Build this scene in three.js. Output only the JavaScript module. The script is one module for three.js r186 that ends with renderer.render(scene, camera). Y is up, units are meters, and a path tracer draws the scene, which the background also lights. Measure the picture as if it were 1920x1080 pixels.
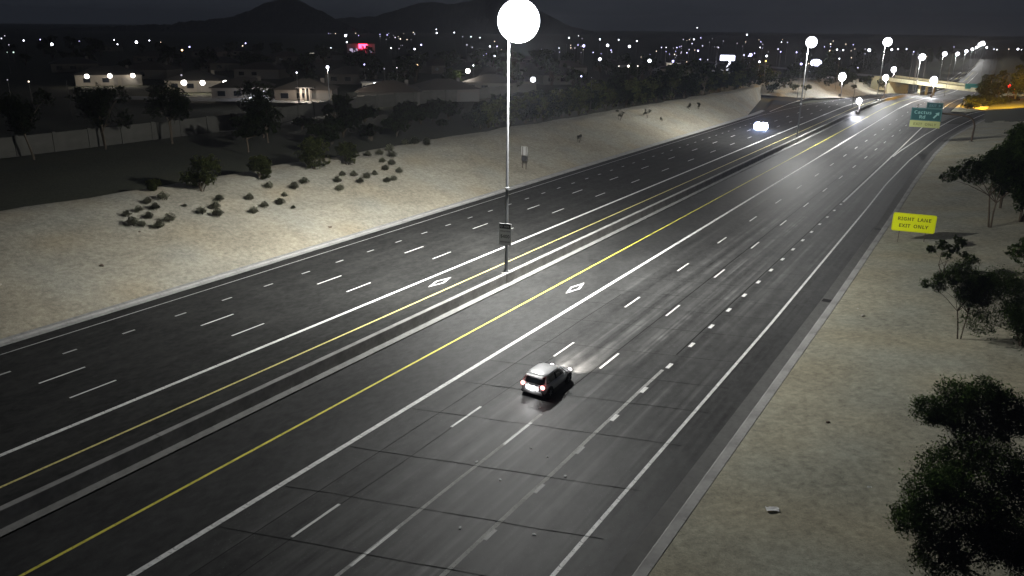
import * as THREE from 'three';
import { mergeGeometries, toCreasedNormals } from 'three/addons/utils/BufferGeometryUtils.js';
import { RoundedBoxGeometry } from 'three/addons/geometries/RoundedBoxGeometry.js';
import { ImprovedNoise } from 'three/addons/math/ImprovedNoise.js';

// ------------------------------------------------------------------ camera, sky, moon, exposure
// The scene is laid out in metres: X to the right of the freeway, Y along it (away from the camera), Z up.
const W = (X, Y, Z = 0) => new THREE.Vector3(X, Z, -Y);
const scene = new THREE.Scene();
const camera = new THREE.PerspectiveCamera(40.02, 16 / 9, 0.5, 12000);
camera.position.copy(W(0, 0, 21.825));
camera.rotation.order = 'YXZ';
camera.rotation.set(-0.31942, 0.54762, 0.012106);
scene.add(camera);
const renderer = new THREE.WebGLRenderer({ antialias: true });
renderer.toneMapping = THREE.LinearToneMapping;
renderer.toneMappingExposure = 1.0;
renderer.shadowMap.enabled = true;

{ // night sky over a city: a little brighter towards the horizon
  const w = 64, h = 128, d = new Float32Array(w * h * 4);
  for (let j = 0; j < h; j++) {
    const el = Math.max(0, ((j + 0.5) / h - 0.5) * Math.PI), k = Math.exp(-el * 1.6);
    for (let i = 0; i < w; i++) d.set([0.0075 + 0.0115 * k, 0.0092 + 0.0130 * k, 0.0128 + 0.0160 * k, 1], (j * w + i) * 4);
  }
  const sky = new THREE.DataTexture(d, w, h, THREE.RGBAFormat, THREE.FloatType);
  sky.mapping = THREE.EquirectangularReflectionMapping; sky.magFilter = THREE.LinearFilter; sky.needsUpdate = true;
  scene.background = sky; scene.environment = sky;
}
const moon = new THREE.DirectionalLight(0xdfe6ff, 0.012);
moon.name = 'moon_light'; moon.position.set(60, 160, 90); moon.castShadow = true; moon.shadow.radius = 6;
Object.assign(moon.shadow.camera, { left: -200, right: 200, top: 200, bottom: -200, far: 600 });
scene.add(moon);
scene.fog = new THREE.FogExp2(0xf0f3ff, 0.0001);
const LAMP_CD = 10500;                       // candela of the nearest median pole, half of it all round, half aimed down and away

// ------------------------------------------------------------------ helpers
function mulberry(a) { return () => { a |= 0; a = a + 0x6D2B79F5 | 0; let t = Math.imul(a ^ a >>> 15, 1 | a); t = t + Math.imul(t ^ t >>> 7, 61 | t) ^ t; return ((t ^ t >>> 14) >>> 0) / 4294967296; }; }
const perlin = new ImprovedNoise();
const N = (x, y, z = 0) => perlin.noise(x, y, z);
const clamp = (v, a, b) => Math.min(b, Math.max(a, v));
const smooth = (a, b, x) => { const t = clamp((x - a) / (b - a), 0, 1); return t * t * (3 - 2 * t); };
const lerpTable = (t, x) => { if (x <= t[0][0]) return t[0][1]; for (let i = 1; i < t.length; i++) if (x <= t[i][0]) { const [a, b] = [t[i - 1], t[i]]; return a[1] + (b[1] - a[1]) * (x - a[0]) / (b[0] - a[0]); } return t.at(-1)[1]; };
const used = {};
function numbered(n) { const k = used[n] = (used[n] ?? -1) + 1; return k ? `${n}_${String(k).padStart(3, '0')}` : n; }
function tag(o, label, category, group, kind) {
  if (label) o.userData.label = label;
  if (category) o.userData.category = category;
  if (group) o.userData.group = group;
  if (kind) o.userData.kind = kind;
  return o;
}
function thing(name, label, category, X, Y, Z, turn = 0, group) {
  const o = new THREE.Group(); o.name = numbered(name); o.position.copy(W(X, Y, Z)); o.rotation.y = turn; scene.add(o);
  return tag(o, label, category, group);
}
function part(name, geo, mat, parent) {
  const m = new THREE.Mesh(geo, mat); m.name = parent === scene ? numbered(name) : name; m.castShadow = m.receiveShadow = true; parent.add(m); return m;
}
function copyOf(src, label, X, Y, Z, turn = 0, scale = 1, group) {
  const c = src.clone(); c.name = numbered(src.name.replace(/_\d{3}$/, '')); c.userData = { ...src.userData };
  c.position.copy(W(X, Y, Z)); c.rotation.y = turn; c.scale.setScalar(scale); scene.add(c);
  if (label) c.userData.label = label; if (group) c.userData.group = group;
  return c;
}
const mat = (r, g, b, o = {}) => new THREE.MeshStandardMaterial({ color: new THREE.Color().setRGB(r, g, b), roughness: 0.8, ...o });
const glowMat = (r, g, b) => new THREE.MeshStandardMaterial({ color: 0x000000, emissive: new THREE.Color().setRGB(r, g, b), roughness: 0.5 });
const box = (w, h, d, x = 0, y = 0, z = 0) => { const g = new THREE.BoxGeometry(w, h, d); g.translate(x, y, z); return g; };
const rbox = (w, h, d, r, x = 0, y = 0, z = 0) => { const g = new RoundedBoxGeometry(w, h, d, 2, r); g.translate(x, y, z); return g; };
function grid(nu, nv, f, fuv) {                      // sheet of nu x nv cells from f(i, j) -> Vector3
  const pos = [], uv = [], idx = [];
  for (let j = 0; j <= nv; j++) for (let i = 0; i <= nu; i++) { const p = f(i, j); pos.push(p.x, p.y, p.z); const q = fuv ? fuv(i, j, p) : [p.x, -p.z]; uv.push(q[0], q[1]); }
  for (let j = 0; j < nv; j++) for (let i = 0; i < nu; i++) { const a = j * (nu + 1) + i, b = a + 1, c = a + nu + 1, d = c + 1; idx.push(a, b, d, a, d, c); }
  const g = new THREE.BufferGeometry();
  g.setAttribute('position', new THREE.Float32BufferAttribute(pos, 3)); g.setAttribute('uv', new THREE.Float32BufferAttribute(uv, 2));
  g.setIndex(idx); g.computeVertexNormals(); return g;
}
function tube(pts, r0, r1, sides = 7) {              // tapered tube through points (three.js axes)
  const c = new THREE.CatmullRomCurve3(pts), n = Math.max(2, (pts.length - 1) * 3), fr = c.computeFrenetFrames(n, false);
  return grid(sides, n, (i, j) => {
    const a = i / sides * Math.PI * 2, r = r0 + (r1 - r0) * j / n, p = c.getPointAt(j / n);
    return p.clone().addScaledVector(fr.normals[j], Math.cos(a) * r).addScaledVector(fr.binormals[j], Math.sin(a) * r);
  }, (i, j) => [i / sides, j / n]);
}
const cyl = (r0, r1, h, x = 0, y = 0, z = 0, s = 16) => { const g = new THREE.CylinderGeometry(r1, r0, h, s); g.translate(x, y + h / 2, z); return g; };
// tileable value-noise texture; f(u, v, noise) -> [r, g, b] linear 0..1
function tileNoise(seed) {
  const R = mulberry(seed), T = new Float32Array(65536).map(() => R());
  const at = (x, y, p, q) => T[(((x % p) + p) % p * 131 + ((y % q) + q) % q * 257 + p * 7) & 65535];
  return (u, v, p, q = p) => { const x = u * p, y = v * q, i = Math.floor(x), j = Math.floor(y), a = x - i, b = y - j, s = a * a * (3 - 2 * a), t = b * b * (3 - 2 * b);
    return (at(i, j, p, q) * (1 - s) + at(i + 1, j, p, q) * s) * (1 - t) + (at(i, j + 1, p, q) * (1 - s) + at(i + 1, j + 1, p, q) * s) * t; };
}
function texture(w, h, seed, f, repeatMetresU, repeatMetresV, srgb = true) {
  const d = new Uint8Array(w * h * 4), n = tileNoise(seed), R = mulberry(seed + 9);
  const enc = v => { v = clamp(v, 0, 1); return 255 * (srgb ? (v < 0.0031308 ? v * 12.92 : 1.055 * Math.pow(v, 1 / 2.4) - 0.055) : v); };
  for (let j = 0; j < h; j++) for (let i = 0; i < w; i++) { const c = f((i + 0.5) / w, (j + 0.5) / h, n, R); d.set([enc(c[0]), enc(c[1]), enc(c[2]), 255], (j * w + i) * 4); }
  const t = new THREE.DataTexture(d, w, h); t.wrapS = t.wrapT = THREE.RepeatWrapping; t.magFilter = THREE.LinearFilter; t.minFilter = THREE.LinearMipmapLinearFilter; t.generateMipmaps = true;
  if (srgb) t.colorSpace = THREE.SRGBColorSpace;
  t.repeat.set(1 / repeatMetresU, 1 / repeatMetresV); t.needsUpdate = true; return t;
}

// ------------------------------------------------------------------ the lie of the land
const roadZ = Y => lerpTable([[260, 0], [300, -0.7], [345, -2.4], [395, -4.8], [460, -8], [520, -10.4], [580, -12.2], [640, -13.4], [760, -14.6], [1000, -15.2], [3000, -16]], Y);
const roadShift = Y => Y < 450 ? 0 : -Math.pow((Y - 450) / 800, 2) * 8;
const toeX = Y => -58.5 - Math.max(0, Y - 215) * 0.2;
const crestX = Y => -79 + clamp((Y - 37) / 213, 0, 1) * 10;
const rightEdge = Y => lerpTable([[-60, -10.85], [20, -10.85], [68, -10.7], [106, -10.9], [132, -11.2], [167, -11.2], [197, -10.4], [220, -8.3], [250, -5], [271, -2], [300, 3], [340, 11]], Y);
const leftEdge = Y => lerpTable([[-60, -57.6], [60, -57.4], [215, -57.4], [236, -58.5], [300, -72], [360, -86]], Y);
function bankZ(X, Y) { // left embankment and the flat above it
  const t = toeX(Y), c = crestX(Y), k = clamp((t - X) / (t - c), 0, 1);
  return 0.12 + 4.9 * (k - 0.12 * Math.max(0, k - 0.75) * (k - 0.75) * 16);
}
const rightZ = (X, Y) => Math.min(4, 0.12 * Math.max(0, X - rightEdge(Y) - 1.5)) + 0.12;
function groundZ(X, Y) {
  const drop = roadZ(Y) * 0.85;
  if (X < -35) return Math.max(bankZ(X, Math.min(Y, 250)), 0) + drop;
  return rightZ(X, Math.min(Y, 200)) + drop;
}

const bearing = (X, Y) => { const a = Math.atan2(-X, Y); return a > 1.02 ? 'at the far left edge' : a > 0.9 ? 'under the left mountain peak' : a > 0.78 ? 'under the gap between the two mountains' : a > 0.64 ? 'under the long mountain ridge' : a > 0.5 ? 'just left of the near light pole' : a > 0.4 ? 'just right of the near light pole' : a > 0.3 ? 'behind the middle of the hedge' : a > 0.2 ? 'behind the right end of the hedge' : 'near the bridge'; };
const distance = (X, Y) => { const d = Math.hypot(X, Y); return d < 240 ? 'among the nearest houses' : d < 300 ? 'among the nearer houses' : d < 400 ? 'among the middle houses' : 'among the farthest houses'; };

// ------------------------------------------------------------------ surface materials
const asphaltLeft = new THREE.MeshPhysicalMaterial({ roughness: 0.85, specularIntensity: 0.3, map: texture(1024, 1024, 11, (u, v, n, R) => {
  const lane = (u * 20.9) % 3.6 / 3.6, wp = Math.exp(-Math.pow((lane - 0.27) / 0.1, 2)) + Math.exp(-Math.pow((lane - 0.75) / 0.1, 2));
  const b = 0.0240 * (0.40 + 0.40 * n(u, v, 9, 13) + 0.45 * n(u, v, 60) + 0.5 * (R() - 0.5) + 0.5 * n(u, v, 110)) + 0.008 * wp * n(u, v, 60, 7);
  return [b * 1.0, b * 1.0, b * 0.95];
}, 20.9, 30) });
const asphaltRight = new THREE.MeshPhysicalMaterial({ roughness: 0.62, specularIntensity: 0.55, map: texture(1024, 1024, 23, (u, v, n, R) => {
  const X = u * 24; // 0 at the median footing; lane lines at 7.1, 10.8, 14.4, 18.2, 22
  let streak = 0;
  for (const [c, w, a] of [[9.0, 0.3, 0.35], [11.9, 0.5, 0.5], [13.3, 0.5, 0.9], [15.5, 0.55, 1.1], [17.2, 0.6, 1.0], [19.3, 0.7, 0.7], [21, 0.6, 0.5], [12.6, 0.25, -0.6], [10.4, 0.25, -0.5], [14.2, 0.3, -0.5], [16.4, 0.3, -0.35], [18.4, 0.3, -0.5], [22.6, 0.7, -0.4]]) streak += a * Math.exp(-Math.pow((X - c + 0.12 * (n(u, v, 3, 9) - 0.5)) / w, 2));
  const worn = X > 7.3 ? 1 : 0.0;
  const fleck = worn && R() < 0.006 + 0.02 * Math.max(0, streak) * n(u, v, 40, 60) * n(u, v, 90) ? 0.12 * R() : 0;
  const b = 0.0275 * (0.42 + 0.42 * n(u, v, 11, 14) + 0.45 * n(u, v, 70) + 0.45 * n(u, v, 130) + 0.5 * (R() - 0.5)) + worn * 0.004 + 0.085 * Math.max(streak, -0.2) * worn * (0.05 + 1.2 * Math.pow(n(u, v, 150, 4), 1.5)) * (0.30 + 1.0 * n(u, v, 24, 40)) - worn * 0.016 * Math.pow(n(u, v, 60, 2), 4) + fleck;
  return [b, b * 1.0, b * 0.97];
}, 24, 42) });
const soilTex = (seed, r, g, b) => texture(1024, 1024, seed, (u, v, n, R) => {
  const big = n(u, v, 5) * 0.5 + n(u, v, 11) * 0.3 + n(u, v, 27) * 0.2, fine = n(u, v, 140) * 0.45 + n(u, v, 300) * 0.35;
  let k = 0.36 + 0.36 * big + 0.5 * fine + 0.28 * n(u, v, 80) + 0.34 * (R() - 0.5);
  if (R() < 0.012) k *= 0.45; if (R() < 0.006) k *= 1.5;
  const tint = n(u, v, 7) - 0.5;
  return [r * k * (1 + 0.10 * tint), g * k, b * k * (1 - 0.14 * tint)];
}, 26, 26);
const soilBump = texture(512, 512, 77, (u, v, n, R) => { const k = 0.4 * n(u, v, 30) + 0.35 * n(u, v, 90) + 0.25 * R(); return [k, k, k]; }, 8, 8, false);
const soilLeft = new THREE.MeshStandardMaterial({ roughness: 0.95, map: soilTex(31, 0.385, 0.352, 0.272), bumpMap: soilBump, bumpScale: 0.025 });
const soilRight = new THREE.MeshStandardMaterial({ roughness: 0.95, map: soilTex(37, 0.325, 0.308, 0.228), bumpMap: soilBump, bumpScale: 0.025 });
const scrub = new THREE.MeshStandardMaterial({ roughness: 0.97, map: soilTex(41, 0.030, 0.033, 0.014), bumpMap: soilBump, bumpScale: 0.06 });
const concreteTex = (seed, k0, tint = [1, 0.985, 0.94]) => texture(512, 512, seed, (u, v, n, R) => {
  let k = k0 * (0.72 + 0.3 * n(u, v, 4, 6) + 0.2 * n(u, v, 22) + 0.16 * (R() - 0.5)); if (n(u, v, 9, 14) > 0.86) k *= 0.85;
  return tint.map(t => k * t);
}, 4, 4);
const concrete = new THREE.MeshStandardMaterial({ roughness: 0.9, map: concreteTex(51, 0.24) });
const concreteFooting = new THREE.MeshStandardMaterial({ roughness: 0.9, map: concreteTex(53, 0.20) });
const concreteYellowLit = new THREE.MeshStandardMaterial({ roughness: 0.9, map: concreteTex(55, 0.36, [1, 0.94, 0.62]) });  // yellow lamp light on the bridge is put into this concrete colour
const curbMat = new THREE.MeshStandardMaterial({ roughness: 0.9, map: concreteTex(57, 0.34) });
const gutterMat = new THREE.MeshStandardMaterial({ roughness: 0.9, map: concreteTex(59, 0.11) });
const paintTex = (seed, c) => texture(256, 256, seed, (u, v, n, R) => { let k = 0.72 + 0.22 * n(u, v, 12) + 0.24 * n(u, v, 3, 5) + 0.16 * (R() - 0.5); if (n(u, v, 30) + 0.5 * n(u, v, 70) > 1.12) k *= 0.4; return c.map(t => t * k); }, 2, 2);
const paintWhite = new THREE.MeshStandardMaterial({ roughness: 0.6, map: paintTex(61, [0.74, 0.74, 0.72]) });
const paintWorn = new THREE.MeshStandardMaterial({ roughness: 0.7, map: paintTex(62, [0.42, 0.42, 0.41]) });
const paintYellow = new THREE.MeshStandardMaterial({ roughness: 0.6, map: paintTex(63, [0.72, 0.66, 0.10]) });
const paintYellowPale = new THREE.MeshStandardMaterial({ roughness: 0.6, map: paintTex(64, [0.66, 0.58, 0.22]) });
const seamMat = new THREE.MeshStandardMaterial({ roughness: 0.85, map: paintTex(65, [0.38, 0.38, 0.36]) });
const tarMat = new THREE.MeshPhysicalMaterial({ color: new THREE.Color().setRGB(0.021, 0.021, 0.02), roughness: 0.9, specularIntensity: 0.1 });
const steel = mat(0.30, 0.31, 0.32, { roughness: 0.55, metalness: 0.55 }), poleSteel = mat(0.13, 0.135, 0.14, { roughness: 0.7 });
const darkSteel = mat(0.06, 0.055, 0.05, { roughness: 0.6, metalness: 0.3 });
const rustSteel = mat(0.07, 0.05, 0.035, { roughness: 0.8 });
const blackMat = mat(0.012, 0.012, 0.012, { roughness: 0.7 });

// ------------------------------------------------------------------ ground, banks, roads
const stationsY = []; for (let y = -60; y < 420; y += 4) stationsY.push(y); for (let y = 420; y < 9000; y *= 1.06) stationsY.push(y);
{
  const cols = [-9000, -4000, -2000, -1000, -500, -300, -200, -150, -120, -100, -90, -82, -78, -74, -70, -66, -62, -59, -40, -20, -11, -8, -4, 0, 5, 10, 18, 26, 34, 60, 120, 300, 900, 2500, 6000];
  const g = grid(cols.length - 1, stationsY.length - 1, (i, j) => {
    const X = cols[i], Y = stationsY[j];
    let z = groundZ(X, Y) - 0.4; if (X > -60 && X < -6) z = roadZ(Y) - 0.6;
    if (Y > 215 && Y < 420 && X > -90 && X <= -59) z = Math.min(z, roadZ(Y) - 0.5);
    if (X < -110 || X > 40) z += 0.36 + 0.5 * N(X * 0.02, Y * 0.02);
    return W(X + (X > -90 && X < 40 ? roadShift(Y) : 0), Y, z);
  });
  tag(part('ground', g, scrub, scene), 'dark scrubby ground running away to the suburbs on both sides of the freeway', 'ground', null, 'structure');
}
{ // left embankment: soil slope between kerb and crest
  const nY = 165, nX = 26;
  const g = grid(nX, nY, (i, j) => {
    const Y = -60 + j * 2, t = toeX(Y), c = crestX(Y) - 2.2 - 1.2 * N(Y * 0.11, 3.3) - 0.6 * N(Y * 0.4, 1.3), X = c + (t - c) * i / nX;
    return W(X, Y, bankZ(X, Y) + 0.02 + (i > 1 && i < nX - 1 ? 0.22 * N(X * 0.3, Y * 0.22) + 0.07 * N(X * 1.1, Y * 0.9) : 0) - (i === 0 ? 0.3 : 0));
  });
  tag(part('soil_bank', g, soilLeft, scene), 'pale bare soil embankment rising left of the freeway to the dark crest', 'embankment', null, 'structure');
}
{ // right verge
  const nY = 190, nX = 22;
  const g = grid(nX, nY, (i, j) => {
    const Y = -50 + j * 2, a = rightEdge(Y) + 1.45, X = a + i * (i < 14 ? 1.15 : 1.9);
    return W(X, Y, rightZ(X, Y) + roadZ(Y) + 0.02 + (i > 0 ? 0.12 * N(X * 0.35, Y * 0.25) + 0.05 * N(X * 1.2, Y) : 0));
  });
  tag(part('soil_bank', g, soilRight, scene), 'gravelly brown verge sloping up right of the exit lane kerb', 'embankment', null, 'structure');
}
const yStations = (a, b, step) => { const r = []; for (let y = a; y < b - 1e-6; y += step * (y > 350 ? 4 : 1)) r.push(y); r.push(b); return r; };
function sheet(name, mtl, fl, fr, y0, y1, dz, parent, step = 4, u0 = 0) {
  const ys = yStations(y0, y1, step);
  const g = grid(6, ys.length - 1, (i, j) => { const Y = ys[j], a = fl(Y), b = fr(Y); return W(a + (b - a) * i / 6 + roadShift(Y), Y, roadZ(Y) + dz); }, (i, j, p) => [p.x - u0, -p.z]);
  return part(name, g, mtl, parent);
}
const roadN = sheet('road', asphaltRight, () => -34.7, Y => Y < 236 ? rightEdge(Y) : lerpTable([[236, rightEdge(236)], [262, -9.5], [268, -14.2], [900, -14.2]], Y), -60, 2600, 0, scene, 4, -34.7);
tag(roadN, 'dark worn carriageway with the small pale hatchback, running away from the camera', 'road', null, 'structure');
const ramp = sheet('exit_ramp', asphaltLeft, Y => lerpTable([[228, -14], [243.7, -12.6], [271, -8], [300, -2.6], [340, 5]], Y), rightEdge, 228, 340, 0.004, scene, 4, -34.7);
tag(ramp, 'exit ramp curving off to the right behind the green exit sign', 'road', null, 'structure');
const roadS = sheet('road', asphaltLeft, Y => Y < 215 ? leftEdge(Y) : lerpTable([[215, -57.4], [240, -57.6], [300, -50], [330, -48.5], [600, -48.5]], Y), () => -36.9, -60, 2600, 0, scene, 4, -57.4);
tag(roadS, 'very dark carriageway left of the median wall with the oncoming car', 'road', null, 'structure');
const ramp2 = sheet('entry_ramp', asphaltLeft, leftEdge, Y => lerpTable([[226, -57], [240, -56.6], [300, -58], [360, -74]], Y), 226, 360, 0.004, scene, 4, -57.4);
tag(ramp2, 'entry ramp joining from the left beyond the end of the soil embankment', 'road', null, 'structure');

// kerbs and gutters
function profileRun(name, mtl, prof, fx, y0, y1, label, category, kind) {   // prof: [dx, z] list swept along Y
  const ys = yStations(y0, y1, 3);
  const g = grid(prof.length - 1, ys.length - 1, (i, j) => W(fx(ys[j]) + prof[i][0] + roadShift(ys[j]), ys[j], prof[i][1] + roadZ(ys[j])), (i, j, p) => [prof[i][0] + prof[i][1], ys[j]]);
  const m = part(name, toCreasedNormals(g, 0.5), mtl, scene); return tag(m, label, category, null, kind);
}
profileRun('kerb', curbMat, [[0, -0.1], [0, 0.02], [-0.5, 0.03], [-0.62, 0.15], [-1.1, 0.16], [-1.12, -0.1]], Y => leftEdge(Y), -60, 232, 'pale concrete kerb along the foot of the left soil embankment', 'kerb', 'structure');
const gutter = profileRun('gutter', gutterMat, [[0, -0.1], [0, 0.005], [0.85, 0.012], [0.86, -0.1]], rightEdge, -60, 338, 'grey concrete gutter strip between exit lane and right kerb', 'gutter', 'structure');
profileRun('kerb', curbMat, [[0.87, -0.1], [0.87, 0.12], [0.92, 0.16], [1.42, 0.16], [1.46, -0.1]], rightEdge, -60, 338, 'pale concrete kerb line along the brown right verge', 'kerb', 'structure');
for (const [X, Y, L] of [[-10.25, 68.2, 'dark drain grate in the gutter, nearer of the two'], [-10.35, 98.2, 'dark drain grate in the gutter left of the yellow sign']]) {
  const t = thing('drain_grate', L, 'drain grate', X, Y, 0.014);
  part('frame', mergeGeometries([box(0.8, 0.02, 0.05, 0, 0.01, 0.4), box(0.8, 0.02, 0.05, 0, 0.01, -0.4), box(0.05, 0.02, 0.75, 0.375, 0.01, 0), box(0.05, 0.02, 0.75, -0.375, 0.01, 0)]), darkSteel, t);
  for (let k = 0; k < 7; k++) part('bar', box(0.7, 0.018, 0.05, 0, 0.009, -0.3 + k * 0.1), blackMat, t);
}

// painted markings: every stripe is a piece of its road
const shapes = {};
function stripe(parent, name, mtl, X, Y, w, len, z = 0.008) {
  const key = `${w}/${len}`; const g = shapes[key] ??= box(w, 0.003, len);
  const m = part(name, g, mtl, parent); m.position.copy(W(X + roadShift(Y), Y + len / 2, z + roadZ(Y + len / 2))); return m;
}
function line(parent, name, mtl, fx, w, y0, y1, z = 0.008) {
  const ys = yStations(y0, y1, 4);
  return part(name, grid(1, ys.length - 1, (i, j) => W(fx(ys[j]) + (i - 0.5) * w + roadShift(ys[j]), ys[j], roadZ(ys[j]) + z), (i, j) => [i * w, ys[j]]), mtl, parent);
}
line(roadN, 'lane_line', paintWhite, () => -27.6, 0.30, -60, 900);
line(roadN, 'edge_line', paintYellow, () => -31.42, 0.17, -60, 900);
line(roadN, 'edge_line', paintWhite, Y => lerpTable([[0, -12.83], [60, -12.83], [110, -13.25], [130, -13.55], [157, -13.3], [196, -11.7], [222, -9.6], [236, -8.2]], Y), 0.2, -60, 236);
line(ramp, 'edge_line', paintWhite, Y => lerpTable([[236, -8.2], [250, -6.8], [271, -4.1], [300, 0.7], [338, 8.7]], Y), 0.2, 236, 338, 0.012);
line(roadN, 'gore_line', paintWhite, Y => lerpTable([[0, -16.6], [124, -16.57], [167, -16.55], [229, -16.7], [900, -16.7]], Y), 0.26, 112, 700);
line(roadN, 'gore_line', paintWhite, Y => lerpTable([[150, -16.5], [167, -16.2], [200, -14.6], [236, -12]], Y), 0.22, 160, 236);
line(ramp, 'gore_line', paintWhite, Y => lerpTable([[236, -12], [243.7, -11.3], [271, -6.9], [300, -1.6], [338, 6]], Y), 0.2, 236, 338, 0.012);
line(roadS, 'lane_line', paintWhite, () => -42.13, 0.30, -60, 900);
line(roadS, 'edge_line', paintYellowPale, () => -38.98, 0.17, -60, 900);
line(roadS, 'edge_line', paintWorn, Y => lerpTable([[0, -56.0], [215, -56.0], [240, -54.6], [300, -48.6], [340, -47.2], [900, -47.2]], Y), 0.13, -60, 700);
line(ramp2, 'gore_line', paintWhite, Y => lerpTable([[228, -56.4], [240, -57.2], [300, -60], [350, -72]], Y), 0.2, 230, 350, 0.012);
line(roadN, 'pavement_seam', seamMat, Y => -20.42 + 0.05 * N(Y * 0.3, 5), 0.19, -20, 37, 0.006);
line(roadN, 'pavement_seam', seamMat, Y => -16.72 + 0.06 * N(Y * 0.3, 8), 0.22, -20, 47, 0.006);
line(roadN, 'pavement_seam', tarMat, Y => -20.62 + 0.04 * N(Y * 0.3, 15), 0.07, 40, 130, 0.004);
line(roadN, 'pavement_seam', tarMat, Y => -16.85 + 0.04 * N(Y * 0.3, 18), 0.08, 50, 150, 0.004);
line(roadN, 'pavement_seam', tarMat, Y => -25.6 + 0.08 * N(Y * 0.2, 25), 0.05, 0, 60, 0.004);
line(roadN, 'pavement_seam', tarMat, Y => -23.9 + 0.08 * N(Y * 0.2, 28), 0.045, 0, 48, 0.004);
for (let k = -4; k < 26; k++) { stripe(roadN, 'lane_dash', paintWhite, -23.97, 22.14 + k * 12.192 - 1.52, 0.15, 3.05); stripe(roadN, 'lane_dash', paintWhite, -20.37, 22.05 + k * 12.192 - 1.52, 0.15, 3.05); }
for (let k = -14; k < 27; k++) { stripe(roadN, 'lane_dot', k < -1 ? paintWorn : paintWhite, -16.57, 43.41 + k * 4.4665 - 0.45, k < -1 ? 0.2 : 0.26, 0.9); }
for (let k = -5; k < 22; k++) { stripe(roadS, 'lane_dash', paintWhite, -45.65, 61.3 + k * 12.192 - 1.52, 0.14, 3.05); stripe(roadS, 'lane_dash', paintWhite, -49.25, 61.42 + k * 12.192 - 1.52, 0.14, 3.05); }
for (let k = -17; k < 30; k++) { stripe(roadS, 'lane_dot', paintWorn, -52.62, 76.44 + k * 4.465 - 0.5, 0.18, 1.0); }
function diamond(parent, X, Y, len, w) {
  const s = new THREE.Shape([[0, -len / 2], [w / 2, 0], [0, len / 2], [-w / 2, 0]].map(p => new THREE.Vector2(...p)));
  const k = 0.62; s.holes.push(new THREE.Path([[0, -len / 2 * k], [-w / 2 * k, 0], [0, len / 2 * k], [w / 2 * k, 0]].map(p => new THREE.Vector2(...p))));
  const g = new THREE.ExtrudeGeometry(s, { depth: 0.003, bevelEnabled: false }); g.rotateX(-Math.PI / 2);
  const m = part('diamond_marking', g, paintWhite, parent); m.position.copy(W(X, Y, 0.008)); return m;
}
diamond(roadS, -40.62, 54.2, 3.5, 0.95); diamond(roadN, -29.7, 59.4, 3.6, 0.95);
{ // slanted transverse joints of the old slabs
  const gaps = [4.0, 4.6, 5.4, 4.6]; let y = 3, k = 0;
  while (y < 74) {
    const y0 = y, r = mulberry(900 + k), g = grid(1, 12, (i, j) => { const X = -27.3 + 15.2 * j / 12; return W(X, y0 + (X + 20) * 0.30 + 0.08 * N(j * 0.7, k + 0.5) + (i - 0.5) * (0.036 + 0.03 * N(j * 0.9 + 0.3, k * 1.7 + 0.2)), 0.0125); });
    part('pavement_joint', g, tarMat, roadN); y += gaps[k % 4]; k++;
  }
}
// small litter and chips on the carriageway and verge
{
  const R = mulberry(5), spots = [[-20.9, 37.6, 0.012, 'beside the car'], [-18.9, 33.2, 0, 'on the third lane seam'], [-17.7, 32.9, 0, 'in the fourth lane'], [-18.6, 29.6, 0, 'near the worn seam'], [-20.6, 30.4, 0, 'left of the worn seam'], [-16.0, 31.7, 0, 'beside the dotted line'], [-14.9, 26.6, 0, 'in the exit lane'], [-18.0, 25.2, 0, 'low in the fourth lane']];
  for (const [X, Y, z, where] of spots) {
    const g = new THREE.IcosahedronGeometry(0.05 + 0.05 * R(), 1), p = g.attributes.position; for (let i = 0; i < p.count; i++) { const k = 0.8 + 0.4 * N(p.getX(i) * 9, p.getY(i) * 9, X); p.setXYZ(i, p.getX(i) * k * 1.4, p.getY(i) * k * 0.35, p.getZ(i) * k); } g.computeVertexNormals();
    const m = part('litter', g, mat(0.75, 0.75, 0.74), scene); m.position.copy(W(X, Y, 0.03)); m.rotation.y = R() * 6; tag(m, `tiny white scrap lying ${where} of the worn carriageway`.replace('car of the worn carriageway', 'moving car on the carriageway'), 'litter');
  }
  for (const [X, Y, s, L] of [[-6.1, 33.6, 0.36, 'crumpled white scrap on the gravel verge beside the dark trees'], [-2.5, 37.4, 0.12, 'tiny pale scrap on the gravel near the nearest tree'], [-7.6, 66.5, 0.14, 'small pale scrap on the verge below the yellow sign']]) {
    const g = new THREE.PlaneGeometry(s * 1.7, s, 8, 5), p = g.attributes.position; for (let i = 0; i < p.count; i++) p.setZ(i, s * 0.28 * N(p.getX(i) * 9, p.getY(i) * 9, X)); g.rotateX(-Math.PI / 2); g.computeVertexNormals();
    const m = part('litter', g, mat(0.75, 0.75, 0.73, { side: THREE.DoubleSide }), scene); m.position.copy(W(X, Y, rightZ(X, Y) + s * 0.22)); m.rotation.y = 0.5; tag(m, L, 'litter');
  }
}

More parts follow.
